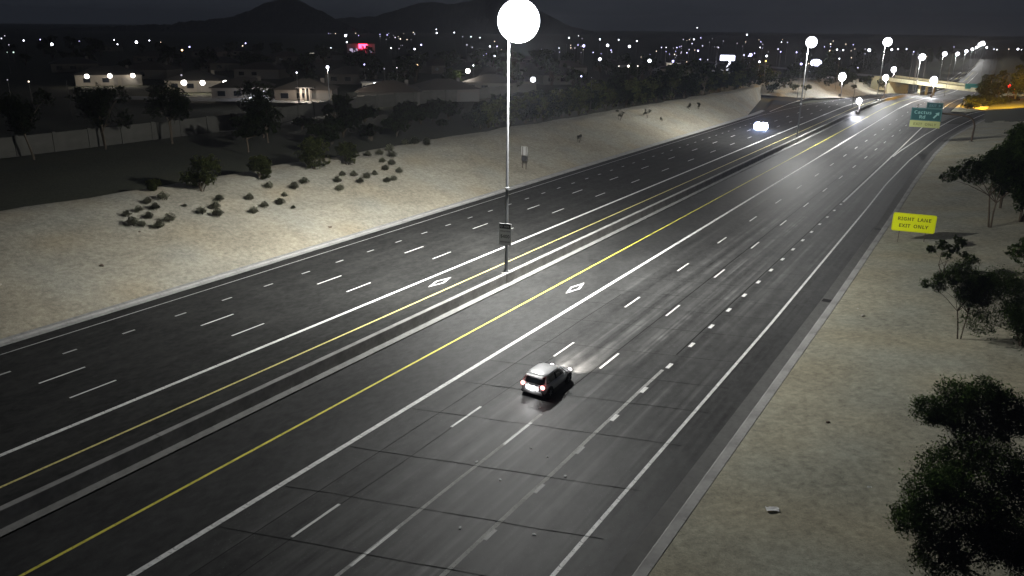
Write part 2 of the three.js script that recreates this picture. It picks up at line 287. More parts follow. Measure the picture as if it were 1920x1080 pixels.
{ // stones lying on the banks
  const R = mulberry(66), stoneMat = [mat(0.16, 0.12, 0.09), mat(0.42, 0.39, 0.33)];
  for (const [X, Y, s, k, L] of [[-60.9, 61.5, 0.22, 0, 'reddish brown stone low on the left bank near the kerb'], [-64.6, 37.5, 0.2, 0, 'brown stone on the left bank below the left shrub cluster'], [-65.6, 29.5, 0.24, 1, 'pale stone near the left edge of the bank'], [-68.9, 44.2, 0.14, 0, 'small brown stone beside the left shrub cluster'], [-6.9, 64.5, 0.14, 1, 'pale stone on the right verge beyond the nearer drain'], [-6.0, 72.0, 0.12, 1, 'small pale stone on the right verge below the yellow sign'], [-5.6, 44.0, 0.13, 0, 'brown stone on the open gravel of the right verge']]) {
    const g = new THREE.IcosahedronGeometry(s, 2), p = g.attributes.position; for (let i = 0; i < p.count; i++) { const q = 0.8 + 0.5 * N(p.getX(i) * 4 + X, p.getY(i) * 4, p.getZ(i) * 4 + Y); p.setXYZ(i, p.getX(i) * q * 1.3, p.getY(i) * q * 0.75, p.getZ(i) * q); } g.computeVertexNormals();
    const m = part('stone', g, stoneMat[k], scene); m.position.copy(W(X, Y, (X < -30 ? bankZ(X, Y) + 0.22 * N(X * 0.3, Y * 0.22) : rightZ(X, Y)) + s * 0.35)); m.rotation.y = R() * 6; tag(m, L, 'stone');
  }
}

// ------------------------------------------------------------------ median wall
{
  const wall = thing('median_wall', 'long grey concrete median wall with a pale top between the carriageways', 'wall', -35.75, 0, 0);
  const seg = (y0, y1) => {
    const ys = yStations(y0, y1, 2), prof = [[0.36, 0], [0.36, 0.06], [0.36, 0.87], [0.33, 0.9]], prof2 = [[-0.06, 0], [-0.06, 0.06], [-0.06, 0.87], [-0.03, 0.9]];
    const side = pr => grid(pr.length - 1, ys.length - 1, (i, j) => W(pr[i][0] + roadShift(ys[j]), ys[j], pr[i][1] + roadZ(ys[j])), (i, j) => [pr[i][1], ys[j]]);
    return mergeGeometries([side(prof), side(prof2)]);
  };
  const top = (y0, y1) => { const ys = yStations(y0, y1, 2); return grid(2, ys.length - 1, (i, j) => W(0.15 + (i - 1) * 0.18 + roadShift(ys[j]), ys[j], roadZ(ys[j]) + (i === 1 ? 0.906 : 0.9)), (i, j) => [i * 0.2, ys[j]]); };
  for (let y = -60; y < 330; y += 9.14) { part('wall_panel', seg(y, y + 9.11), concrete, wall); part('wall_top', top(y, y + 9.11), concrete, wall); }
  part('wall_panel', seg(330.8, 2000), concrete, wall); part('wall_top', top(330.8, 2000), concrete, wall);
  for (const [y0, y1] of [[-60, 2000]]) { const ys = yStations(y0, y1, 3); part('footing', grid(2, ys.length - 1, (i, j) => W(0.365 + i * 0.26 + roadShift(ys[j]), ys[j], roadZ(ys[j]) + [0.035, 0.03, 0.0][i]), (i, j) => [i * 0.3, ys[j]]), concreteFooting, wall); }
  for (const y of [57.6, 170, 282]) part('pole_pedestal', rbox(0.62, 0.96, 1.1, 0.05, 0.12, 0.48, -y), concrete, wall);
}

// ------------------------------------------------------------------ median light poles
const lampGlass = glowMat(9.5, 9.7, 10.4);
const poleGeo = h => mergeGeometries([cyl(0.16, 0.08, h, 0, 0, 0, 14), cyl(0.26, 0.26, 0.12, 0, 0, 0, 14)]);
function medianLamp(Y, h, z0, label, r = 1.15, cd = LAMP_CD) { // davit pole, one oversized globe takes the shape of the lens glare
  const t = thing('light_pole', label, 'light pole', -35.75 + roadShift(Y), Y, z0, 0, 'tall light poles along the median'), x = r < 1.6 ? 0.55 : 0.95;
  part('pole', poleGeo(h), poleSteel, t);
  part('collar', cyl(0.21, 0.21, 0.18, 0, h * 0.35, 0, 12), steel, t);
  part('arm', tube([new THREE.Vector3(0, h - 0.1, 0), new THREE.Vector3(x * 0.3, h + r * 0.8, 0), new THREE.Vector3(x, h + r + 0.1, 0)], 0.07, 0.06, 8), steel, t);
  const head = part('luminaire', cyl(0.5, 0.3, 0.35, x, h + r * 0.97, 0, 20), steel, t);
  const b = new THREE.SphereGeometry(r, 40, 28); b.translate(x, h, 0); part('lamp_globe', b, lampGlass, head);
  const sp = new THREE.SpotLight(0xfafaf6, cd * 0.66, 0, 1.40, 1, 2); sp.name = 'lamp_beam'; sp.position.set(x, h - r - 0.3, 0); sp.target.position.set(x - 0.35 * h, h - 0.87 * h, -0.35 * h); sp.castShadow = true; sp.shadow.radius = 30; t.add(sp); t.add(sp.target);
  const l = new THREE.PointLight(0xfafaf6, cd * 0.37, 0, 2); l.name = 'lamp_light'; l.position.set(x, h - r - 0.3, 0); l.castShadow = true; l.shadow.radius = 30; t.add(l);
  return t;
}
medianLamp(57.6, 21.3, 0.95, 'nearest tall median light pole with an oversized white globe for its glare at the top', 1.7);
medianLamp(170, 18.6, 0.95, 'second tall median light pole, thin and dark against the lanes with white lamps', 1.05, 6200);
medianLamp(279, 18.0, 0.6, 'third tall light pole, white lamps over the dark trees left of the bridge', 1.3, 7000);
medianLamp(395, 15.2, -3.9, 'fourth light pole rising beyond the bridge left end with white lamps', 1.35, 6500);
[[520, 10], [640, 7.5], [760, 7], [880, 6.6], [1000, 6.6], [1100, 8.2], [1180, 8.6], [1270, 8.2], [1350, 5.5]].forEach(([Y, top], k) => medianLamp(Y, top - roadZ(Y), roadZ(Y), 'small white light pole in the row far beyond the bridge', Y > 1050 ? 2.0 : 1.15, Y < 1150 ? 4200 : 4200));
{ // signs on the near pole
  const c = document.createElement('canvas'); c.width = 256; c.height = 420; const x = c.getContext('2d');
  x.fillStyle = '#8f9190'; x.fillRect(0, 0, 256, 420); x.fillStyle = '#17181c'; x.fillRect(8, 8, 240, 92);
  x.fillStyle = '#6d6f72'; x.beginPath(); x.arc(46, 54, 27, 0, 7); x.fill(); x.fillStyle = '#17181c'; x.beginPath(); x.moveTo(46, 34); x.lineTo(58, 54); x.lineTo(46, 74); x.lineTo(34, 54); x.fill();
  x.textAlign = 'center'; x.textBaseline = 'middle'; x.fillStyle = '#808284'; x.font = 'bold 52px sans-serif'; x.fillText('HOV', 160, 56);
  x.fillStyle = '#2a2b2d'; x.font = 'bold 40px sans-serif'; x.fillText('VIOLATION', 128, 148, 226); x.font = 'bold 92px sans-serif'; x.fillText('$400', 128, 250); x.font = 'bold 42px sans-serif'; x.fillText('MINIMUM', 128, 360, 220);
  const tx = new THREE.CanvasTexture(c); tx.colorSpace = THREE.SRGBColorSpace;
  const t = thing('road_sign', 'grey upright fine sign with dark header fixed to the nearest light pole', 'sign', -35.75, 57.38, 3.45, 0.2);
  const p = part('sign_panel', rbox(1.15, 1.98, 0.04, 0.015, 0, 1, 0.06), mat(0.3, 0.3, 0.3), t);
  part('sign_face', (() => { const g = new THREE.PlaneGeometry(1.11, 1.94); g.translate(0, 1, 0.084); return g; })(), new THREE.MeshStandardMaterial({ map: tx, roughness: 0.6 }), p);
  for (const y of [0.4, 1.6]) part('bracket', box(0.42, 0.08, 0.12, 0, y, 0), darkSteel, t);
}
// ------------------------------------------------------------------ road signs
function textCanvas(w, h, draw) { const c = document.createElement('canvas'); c.width = w; c.height = h; draw(c.getContext('2d')); const t = new THREE.CanvasTexture(c); t.colorSpace = THREE.SRGBColorSpace; t.anisotropy = 8; return t; }
function roundRect(x, a, b, w, h, r) { x.beginPath(); x.moveTo(a + r, b); x.arcTo(a + w, b, a + w, b + h, r); x.arcTo(a + w, b + h, a, b + h, r); x.arcTo(a, b + h, a, b, r); x.arcTo(a, b, a + w, b, r); x.closePath(); }
const face = (w, h, x, y, z) => { const g = new THREE.PlaneGeometry(w, h); g.translate(x, y, z); return g; };
{
  const tx = textCanvas(512, 250, x => { x.fillStyle = '#e6ef05'; x.fillRect(0, 0, 512, 250); x.strokeStyle = '#c9cf06'; x.lineWidth = 5; roundRect(x, 9, 9, 494, 232, 26); x.stroke();
    x.fillStyle = '#55590a'; x.textAlign = 'center'; x.textBaseline = 'middle'; x.font = 'bold 66px sans-serif'; x.fillText('RIGHT  LANE', 256, 78, 420); x.fillText('EXIT  ONLY', 256, 172, 390); });
  const t = thing('road_sign', 'bright yellow RIGHT LANE EXIT ONLY sign on the right verge', 'sign', -6.35, 92, rightZ(-6.35, 92) - 0.1, 0.16);
  const s = new THREE.Shape(), w = 4.15, h = 1.95, r = 0.22; s.moveTo(-w / 2 + r, 0); s.lineTo(w / 2 - r, 0); s.absarc(w / 2 - r, r, r, -Math.PI / 2, 0); s.lineTo(w / 2, h - r); s.absarc(w / 2 - r, h - r, r, 0, Math.PI / 2); s.lineTo(-w / 2 + r, h); s.absarc(-w / 2 + r, h - r, r, Math.PI / 2, Math.PI); s.lineTo(-w / 2, r); s.absarc(-w / 2 + r, r, r, Math.PI, Math.PI * 1.5);
  const g = new THREE.ShapeGeometry(s, 8), uv = g.attributes.uv; for (let i = 0; i < uv.count; i++) uv.setXY(i, uv.getX(i) / w + 0.5, uv.getY(i) / h); g.translate(0, 1.2, 0.034);
  const b = new THREE.ExtrudeGeometry(s, { depth: 0.03, bevelEnabled: false }); b.translate(0, 1.2, 0);
  const p = part('sign_panel', b, mat(0.5, 0.52, 0.03), t);
  part('sign_face', g, new THREE.MeshStandardMaterial({ map: tx, roughness: 0.5 }), p);
  for (const x of [-1.25, 1.25]) part('post', box(0.07, 3.3, 0.07, x, 1.35, -0.045), rustSteel, t);
}
{ // green exit sign on a curved cantilever pole
  const t = thing('exit_sign', 'green overhead exit sign with yellow EXIT ONLY strip on a curved pole arm', 'sign', -5.1, 187, 0.25, 0);
  const V = (x, y, z = 0) => new THREE.Vector3(x, y, z);
  part('pole_arm', tube([V(0, 0), V(0, 2.2), V(-0.05, 3.9), V(-0.7, 5.0), V(-2.2, 5.45), V(-5, 5.6), V(-7.6, 5.65), V(-9.6, 5.65)], 0.2, 0.14, 10), rustSteel, t);
  part('pole_base', rbox(0.95, 0.7, 0.95, 0.05, 0, 0.1, 0), concreteFooting, t);
  const green = textCanvas(512, 256, x => { x.fillStyle = '#0a494c'; x.fillRect(0, 0, 512, 256); x.strokeStyle = '#527f7d'; x.lineWidth = 8; roundRect(x, 8, 8, 496, 240, 24); x.stroke(); x.fillStyle = '#86b0ac'; x.textAlign = 'center'; x.textBaseline = 'middle'; x.font = 'bold 92px sans-serif'; x.fillText('Cactus', 195, 88, 320); x.fillText('Rd', 195, 182);
    x.save(); x.translate(425, 135); x.rotate(0.6); x.beginPath(); x.moveTo(0, -78); x.lineTo(42, -20); x.lineTo(15, -20); x.lineTo(15, 72); x.lineTo(-15, 72); x.lineTo(-15, -20); x.lineTo(-42, -20); x.fill(); x.restore(); });
  const tab = textCanvas(256, 96, x => { x.fillStyle = '#0a3f46'; x.fillRect(0, 0, 256, 96); x.strokeStyle = '#527f7d'; x.lineWidth = 5; roundRect(x, 5, 5, 246, 86, 14); x.stroke(); x.fillStyle = '#5f8688'; x.textAlign = 'center'; x.textBaseline = 'middle'; x.font = 'bold 56px sans-serif'; x.fillText('EXIT  9', 128, 50); });
  const yel = textCanvas(512, 128, x => { x.fillStyle = '#a9af72'; x.fillRect(0, 0, 512, 128); x.fillStyle = '#6f7440'; x.textAlign = 'center'; x.textBaseline = 'middle'; x.font = 'bold 74px sans-serif'; x.fillText('EXIT  ONLY', 256, 66, 430); });
  const cx = -9.0, fm = m => new THREE.MeshStandardMaterial({ map: m, roughness: 0.5 });
  for (const [n, w, h, x, y, m, c] of [['exit_tab', 3.0, 1.15, cx + 1.3, 7.15, tab, mat(0.02, 0.08, 0.09)], ['sign_panel', 5.7, 2.55, cx, 5.28, green, mat(0.02, 0.1, 0.1)], ['exit_only_strip', 5.7, 1.35, cx, 3.3, yel, mat(0.4, 0.42, 0.2)]]) {
    const p = part(n, rbox(w, h, 0.08, 0.02, x, y, 0.3), c, t); part('sign_face', face(w - 0.04, h - 0.04, x, y, 0.345), fm(m), p);
  }
  for (const x of [-1.8, 0, 1.8]) part('bracket', box(0.1, 4.4, 0.1, cx + x, 5.1, 0.2), rustSteel, t);
}
{ // pair of signs seen from behind on the left bank
  const X = -61.8, Y = 104.5, t = thing('road_sign', 'two-post sign on the left soil bank seen from behind, pale upper panel over dark', 'sign', X, Y, bankZ(X, Y) - 0.2, -0.1);
  for (const x of [-0.33, 0.33]) part('post', box(0.09, 3.55, 0.07, x, 1.77, 0), rustSteel, t);
  part('sign_panel', rbox(1.15, 1.35, 0.03, 0.01, -0.05, 2.9, -0.06), mat(0.42, 0.42, 0.4, { roughness: 0.5 }), t);
  tag(part('sign_panel', rbox(1.0, 0.8, 0.04, 0.01, 0.05, 1.78, 0.07), mat(0.03, 0.03, 0.03), t), 'small dark panel');
}

// ------------------------------------------------------------------ cars
function ring(hw, z0, z1, n = 28, e = 3.2) { const r = []; for (let i = 0; i <= n; i++) { const a = i / n * Math.PI * 2 - Math.PI / 2, c = Math.cos(a), s = Math.sin(a); r.push([hw * Math.sign(c) * Math.pow(Math.abs(c), 2 / e), (z0 + z1) / 2 + (z1 - z0) / 2 * Math.sign(s) * Math.pow(Math.abs(s), 2 / e)]); } return r; }
function loftX(stations, n = 28, e) { // stations [y, halfWidth, z0, z1] along the car (y forward); ends closed
  const S = [[stations[0][0], 0.01, (stations[0][2] + stations[0][3]) / 2 - 0.01, (stations[0][2] + stations[0][3]) / 2 + 0.01], ...stations, [stations.at(-1)[0], 0.01, (stations.at(-1)[2] + stations.at(-1)[3]) / 2 - 0.01, (stations.at(-1)[2] + stations.at(-1)[3]) / 2 + 0.01]];
  const R = S.map(s => ring(s[1], s[2], s[3], n, e));
  return toCreasedNormals(grid(n, S.length - 1, (i, j) => W(R[j][i][0], S[j][0], R[j][i][1])), 0.7);
}
function loftZ(levels, n = 32) { // levels [z, y0, y1, halfWidth] rounded rectangles stacked upwards
  const e = 5, P = levels.map(([z, a, b, hw]) => { const r = []; for (let i = 0; i <= n; i++) { const t = i / n * Math.PI * 2, c = Math.cos(t), s = Math.sin(t); r.push([hw * Math.sign(c) * Math.pow(Math.abs(c), 2 / e), (a + b) / 2 + (b - a) / 2 * Math.sign(s) * Math.pow(Math.abs(s), 2 / e), z]); } return r; });
  return toCreasedNormals(grid(n, levels.length - 1, (i, j) => W(...P[j][i])), 0.6);
}
function makeCar(name, label, X, Y, turn, bodyCol, headGlow, tailGlow, plateGlow, headBeam, headR = 0.13) {
  const t = thing(name, label, 'car', X, Y, 0, turn);
  const paint = new THREE.MeshPhysicalMaterial({ color: new THREE.Color().setRGB(...bodyCol), roughness: 0.35, clearcoat: 1, clearcoatRoughness: 0.08 });
  const roofP = paint;
  const glass = new THREE.MeshPhysicalMaterial({ color: new THREE.Color().setRGB(0.008, 0.009, 0.011), roughness: 0.06, clearcoat: 1 });
  const L = 3.98; // rear bumper at y = 0
  part('body', loftX([[0.02, 0.72, 0.34, 0.86], [0.08, 0.80, 0.27, 0.95], [0.4, 0.87, 0.22, 1.0], [1.0, 0.9, 0.20, 1.0], [2.0, 0.9, 0.2, 0.99], [2.8, 0.89, 0.2, 0.97], [3.2, 0.88, 0.22, 0.92], [3.6, 0.85, 0.24, 0.84], [3.85, 0.78, 0.27, 0.74], [3.96, 0.66, 0.32, 0.66]], 32), paint, t);
  part('windows', loftZ([[0.93, 0.12, 3.02, 0.80], [1.1, 0.22, 2.78, 0.77], [1.4, 0.46, 2.28, 0.68]]), glass, t);
  part('roof', loftZ([[1.385, 0.36, 2.36, 0.705], [1.43, 0.34, 2.33, 0.70], [1.48, 0.42, 2.22, 0.66], [1.515, 0.6, 2.0, 0.52], [1.525, 1.0, 1.7, 0.2], [1.526, 1.3, 1.36, 0.01]]), roofP, t);
  part('spoiler', rbox(1.16, 0.05, 0.24, 0.02, 0, 1.42, -0.30), roofP, t);
  for (const s of [-1, 1]) {
    part('pillar', tube([W(s * 0.79, 0.30, 0.97), W(s * 0.72, 0.52, 1.25), W(s * 0.66, 0.62, 1.42)], 0.07, 0.05, 6), paint, t);
    part('pillar', tube([W(s * 0.79, 2.92, 0.95), W(s * 0.72, 2.6, 1.2), W(s * 0.67, 2.28, 1.42)], 0.045, 0.035, 6), paint, t);
    part('pillar', tube([W(s * 0.81, 1.62, 0.95), W(s * 0.75, 1.6, 1.2), W(s * 0.68, 1.58, 1.42)], 0.045, 0.035, 6), blackMat, t);
    part('mirror', rbox(0.2, 0.14, 0.12, 0.04, s * 0.98, 1.0, -2.72), paint, t);
    for (const y of [0.72, 3.18]) {
      const w = part('wheel', (() => { const g = new THREE.CylinderGeometry(0.40, 0.40, 0.1, 28); g.rotateZ(Math.PI / 2); g.translate(s * 0.86, 0.36, -y); return g; })(), blackMat, t);
      part('tyre', (() => { const g = new THREE.TorusGeometry(0.255, 0.085, 10, 28); g.rotateY(Math.PI / 2); g.scale(1.15, 1, 1); g.translate(s * 0.86, 0.335, -y); return g; })(), blackMat, w);
      const rim = (() => { const gs = [cyl(0.05, 0.05, 0.05, 0, 0, 0, 10)]; for (let k = 0; k < 5; k++) { const b = box(0.05, 0.03, 0.17, 0, 0.025, 0.12); b.rotateY(k * Math.PI * 0.4); gs.push(b); } const g = mergeGeometries(gs); g.rotateZ(-s * Math.PI / 2); g.translate(s * 0.91, 0.335, -y); return g; })();
      part('rim', rim, steel, w);
    }
    const hl = new THREE.SphereGeometry(headR, 16, 12); hl.scale(1, headR > 0.2 ? 1.05 : 0.8, 1.1); hl.translate(s * 0.66, 0.70, -3.74);
    part('headlight', hl, glowMat(...headGlow), t);
    const tl = new THREE.SphereGeometry(0.12, 16, 12); tl.scale(1.2, 1.15, 0.6); tl.translate(s * 0.70, 0.86, -0.07);
    part('tail_light', tl, glowMat(...tailGlow), t);
    const sp = new THREE.SpotLight(headR > 0.2 ? 0xc8d4ff : 0xfff8f0, headBeam, 0, headR > 0.2 ? 0.125 : 0.62, 1, 2); sp.name = 'headlight_beam'; sp.position.set(s * 0.62, 0.66, headR > 0.2 ? -5.0 : -3.98); sp.target.position.set(...(headR > 0.2 ? [-38.2, 19.2, -154] : [s * 0.1, -0.02, -15])); sp.castShadow = true; sp.shadow.radius = 4; t.add(sp); t.add(sp.target);
  }
  part('bumper', rbox(1.56, 0.2, 0.16, 0.06, 0, 0.42, -0.03), mat(0.02, 0.02, 0.02), t);
  part('tailgate', rbox(1.0, 0.34, 0.06, 0.03, 0, 0.74, -0.02), paint, t);
  part('number_plate', rbox(0.40, 0.2, 0.02, 0.005, 0, 0.68, 0.022), mat(0.75, 0.75, 0.72, { roughness: 0.5 }), t);
  part('plate_lamp', rbox(0.46, 0.05, 0.07, 0.02, 0, 0.83, 0.035), glowMat(...plateGlow), t);
  const pl = new THREE.PointLight(0xffffff, plateGlow[0] * 0.4, 0, 2); pl.name = 'plate_light'; pl.position.set(0, 0.76, 0.16); pl.castShadow = true; pl.shadow.radius = 2; t.add(pl);
  part('grille', rbox(0.9, 0.22, 0.06, 0.03, 0, 0.48, -3.95), blackMat, t);
  return t;
}
makeCar('car', 'small pale hatchback with bright roof, dark sides and red tail lights driving away', -21.95, 38.5, 0, [0.56, 0.56, 0.57], [9, 8.0, 8.2], [9, 2.4, 2.2], [14, 13, 12.5], 420);
makeCar('car', 'oncoming car with bluish white headlights enlarged into their glare left of the median wall', -47.4, 190, Math.PI, [0.2, 0.2, 0.21], [14, 18, 30], [0.6, 0.05, 0.05], [0.2, 0.2, 0.2], 60000, 0.95);  // headlight spheres oversized to give the glare a shape

// ------------------------------------------------------------------ vegetation
const leafMat = (r, g, b) => new THREE.MeshPhysicalMaterial({ color: new THREE.Color().setRGB(r, g, b), roughness: 0.9, vertexColors: true, side: THREE.DoubleSide, transmission: 0.3, thickness: 0 });
const leafDark = leafMat(0.062, 0.084, 0.032), leafVerge = leafMat(0.105, 0.165, 0.042), leafMid = leafMat(0.25, 0.275, 0.10), leafOlive = leafMat(0.125, 0.122, 0.066), leafGrey = leafMat(0.42, 0.41, 0.29), leafYellow = leafMat(0.17, 0.18, 0.06);
const bark = new THREE.MeshStandardMaterial({ roughness: 0.95, map: texture(128, 256, 88, (u, v, n, R) => { const k = 0.6 + 0.5 * n(u, v, 14, 6) + 0.3 * (R() - 0.5); return [0.085 * k, 0.066 * k, 0.045 * k]; }, 1, 1) });
function leaves(seed, clumps, count, size, spread = 1, strip = 2.1) {   // clumps [x, y, z, r] -> many bent leaf faces gathered in sprigs
  const R = mulberry(seed), pos = [], col = [], nor = [], v = new THREE.Vector3(), a = new THREE.Vector3(), b = new THREE.Vector3(), wsum = clumps.reduce((s, c) => s + c[3] ** 2, 0);
  const g = () => (R() + R() + R() - 1.5) * 0.82;
  for (const [cx, cy, cz, r] of clumps) {
    const n = Math.round(count * r * r / wsum), sprigs = Math.max(5, Math.round(n / 14));
    for (let s = 0; s < sprigs; s++) {
      const th = R() * Math.PI * 2, u = R() * 2 - 1, rr = r * Math.pow(0.22 + 0.78 * R(), 0.5) * (0.78 + 0.45 * R()), q = Math.sqrt(1 - u * u), px = cx + rr * q * Math.cos(th), py = cy + rr * u * 0.82, pz = cz + rr * q * Math.sin(th), tone = 0.55 + 0.8 * R();
      for (let k = 0; k < 14; k++) {
        v.set(px + g() * r * 0.3 * spread, py + g() * r * 0.26 * spread, pz + g() * r * 0.3 * spread);
        a.set(g(), g(), g()).normalize(); b.set(g(), g() + 0.3, g()).cross(a).normalize(); const L = size * (0.6 + 0.8 * R()), w = L / strip, t = tone * (0.8 + 0.4 * R());
        const p = [v.clone().addScaledVector(a, -L), v.clone().addScaledVector(b, w), v.clone().addScaledVector(a, L), v.clone().addScaledVector(b, -w)];
        const nn = new THREE.Vector3().crossVectors(a, b);
        for (const i of [0, 1, 2, 0, 2, 3]) { pos.push(p[i].x, p[i].y, p[i].z); nor.push(nn.x, nn.y, nn.z); col.push(t, t * (0.96 + 0.08 * tone), t * 0.95); }
      }
    }
  }
  const geo = new THREE.BufferGeometry(); geo.setAttribute('position', new THREE.Float32BufferAttribute(pos, 3)); geo.setAttribute('normal', new THREE.Float32BufferAttribute(nor, 3)); geo.setAttribute('color', new THREE.Float32BufferAttribute(col, 3)); geo.setAttribute('uv', new THREE.Float32BufferAttribute(new Float32Array(pos.length / 3 * 2), 2));
  return geo;
}
// a tree: stems branch from the base to every clump; crown of leaves round the clumps
function makeTree(name, label, cat, X, Y, Z, seed, clumps, count, size, mtl, trunkR = 0.14, stems = 1, group, spread) {
  const t = thing(name, label, cat, X, Y, Z, 0, group), R = mulberry(seed), limbs = [];
  const forkY = Math.min(...clumps.map(c => c[1])) * 0.66, mean = clumps.reduce((s, c) => [s[0] + c[0] / clumps.length, s[1] + c[2] / clumps.length], [0, 0]);
  const forks = []; for (let k = 0; k < stems; k++) { const a = k * 2.2 + R() * 2, d = stems > 1 ? 0.25 + 0.25 * R() : 0.05; forks.push([mean[0] * 0.3 + d * Math.cos(a), forkY * (0.8 + 0.4 * R()), mean[1] * 0.3 + d * Math.sin(a)]); limbs.push(tube([new THREE.Vector3(0.1 * Math.cos(a) * (stems > 1), -0.3, 0.1 * Math.sin(a)), new THREE.Vector3(forks[k][0] * 0.6 + 0.08 * (R() - 0.5), forkY * 0.55, forks[k][2] * 0.6), new THREE.Vector3(...forks[k])], trunkR, trunkR * 0.7)); }
  clumps.forEach((c, i) => { const f = forks[i % stems]; limbs.push(tube([new THREE.Vector3(...f), new THREE.Vector3(f[0] + (c[0] - f[0]) * 0.5 + 0.2 * (R() - 0.5), f[1] + (c[1] - f[1]) * 0.6, f[2] + (c[2] - f[2]) * 0.5), new THREE.Vector3(c[0], c[1], c[2])], trunkR * 0.5, trunkR * 0.1, 5)); });
  part('trunk', mergeGeometries(limbs), bark, t); part('crown', leaves(seed + 1, clumps, count, size, spread), mtl, t);
  return t;
}
const blobClumps = (seed, n, rx, y0, y1, r0, r1) => { const R = mulberry(seed), c = []; for (let i = 0; i < n; i++) { const a = R() * 6.283, d = Math.sqrt(R()), y = y0 + (y1 - y0) * R(); c.push([rx * d * Math.cos(a), y, rx * d * Math.sin(a), r0 + (r1 - r0) * R()]); } return c; };

// little round shrubs planted on the left bank
{
  const protos = [];
  const spots = [[-74.2, 49, 1.0], [-74.2, 50.8, 1.3], [-72.5, 48.6, 1.1], [-72.7, 46.9, 1.0], [-72.3, 45.3, 0.9], [-71.1, 46.8, 1.2], [-69.5, 48, 1.25], [-70.3, 44.5, 1.2], [-69.7, 45.1, 0.9], [-68.7, 46.2, 1.15], [-71.7, 51.5, 0.6], [-69.7, 51.9, 1.1], [-70, 53.9, 1.1], [-68.4, 52.9, 1.35], [-71.2, 55.5, 1.0], [-70.2, 58.7, 1.25], [-67.4, 56.8, 1.1], [-68.1, 58.9, 0.9], [-71.9, 63.1, 1.2], [-68, 61.1, 1.1], [-69.4, 63.1, 0.9], [-70.3, 65.5, 1.2], [-71.1, 67.9, 1.1], [-66.3, 61.4, 0.65], [-69.6, 72, 1.1], [-71, 74.4, 1.1], [-67.6, 70.3, 1.2], [-70.3, 75.8, 1.0], [-68.2, 74.6, 1.15], [-68.9, 76.7, 1.1], [-69.3, 78.7, 1.0], [-67, 78.3, 1.05], [-66.9, 79.6, 1.0], [-68.6, 82.8, 1.15], [-69.9, 81.5, 1.1], [-72.1, 83.5, 1.2], [-71.1, 84.3, 1.2], [-73, 86.7, 1.3], [-74.6, 85.9, 1.3], [-75.5, 89.2, 1.3], [-75.2, 84.1, 1.2], [-77.4, 95, 1.2], [-76.4, 96.2, 1.3], [-76.1, 98.8, 1.4], [-74.6, 96.8, 1.2]];
  const where = (X, Y) => Y < 50.9 ? 'in the left-hand cluster low on the soil bank' : Y < 56 ? 'in the second cluster below the leafy crest bushes' : Y < 69 ? 'in the loose middle cluster on the soil bank' : Y < 81 ? 'in the cluster below the pair of leafy bushes' : 'in the right-hand cluster near the bank crest';
  const size = s => s < 0.8 ? 'tiny sparse' : s < 1.05 ? 'small' : s < 1.22 ? 'round' : 'large round';
  spots.forEach(([X, Y, s], i) => {
    const L = `${size(s)} grey-green desert shrub ${where(X, Y)}`, z = bankZ(X, Y) + 0.02 + 0.2 * N(X * 0.3, Y * 0.22), k = i % 3;
    if (protos.length < 3) protos.push(makeTree('desert_shrub', L, 'shrub', X, Y, z, 300 + i, [[0, 0.85, 0, 0.36], [0.22, 0.78, 0.2, 0.36], [-0.22, 0.76, -0.16, 0.36], [0.15, 0.5, -0.2, 0.4], [-0.1, 0.45, 0.2, 0.4], ...[0, 1, 2, 3, 4, 5].map(q => [0.46 * Math.cos(q * 1.05 + i), 0.36 + 0.07 * ((q + i) % 3), 0.46 * Math.sin(q * 1.05 + i), 0.34])], 2300, 0.055, leafGrey, 0.03, 3, 'small desert shrubs planted on the left bank', 0.6)), protos.at(-1).scale.setScalar(s * 0.68);
    else copyOf(protos[k], L, X, Y, z, i * 1.9, s * (0.60 + 0.16 * ((i * 7) % 5) / 4));
  });
}
// leafy bushes along the crest
[[-74.4, 73, 4.2, 'tallest leafy green bush on the crest of the soil bank'], [-73.8, 78.3, 3.0, 'leafy bush right of the tallest one on the bank crest'], [-74.5, 64.3, 3.2, 'leafy bush in the middle of the crest row'], [-74.5, 55.9, 4.0, 'tall leafy bush at the left of the crest row with a long shadow'], [-77.6, 52.1, 1.5, 'low dark bush at the left end of the crest row']].forEach(([X, Y, h, L], i) => {
  makeTree('leafy_bush', L, 'bush', X, Y, bankZ(X, Y) - 0.05, 500 + i * 7, blobClumps(60 + i, 14, h * 0.36, h * 0.22, h * 0.82, h * 0.17, h * 0.27), 6500, 0.10, leafMid, 0.07, 4, 'leafy bushes along the bank crest', 0.9);
});
// sparse twiggy plants further along the bank
[[-65, 129.1, 1.5, 'twiggy plant standing alone on the soil bank right of the near pole'], [-68.7, 155.1, 2.6, 'tall twiggy plant high on the bank right of the near pole'], [-67.1, 166.1, 1.9, 'twiggy plant with forked stems in the middle of the far bank'], [-66.3, 191, 1.7, 'left one of two twiggy plants side by side on the far bank'], [-65.6, 196, 1.6, 'right one of two twiggy plants side by side on the far bank'], [-64.9, 169, 0.7, 'tiny twiggy plant low on the far bank']].forEach(([X, Y, h, L], i) => {
  makeTree('twiggy_plant', L, 'plant', X, Y, bankZ(X, Y), 700 + i * 5, blobClumps(80 + i, 6, h * 0.4, h * 0.35, h * 0.95, h * 0.1, h * 0.2), 170, 0.12, leafOlive, 0.05, 3, 'twiggy plants on the far soil bank', 1.2);
});
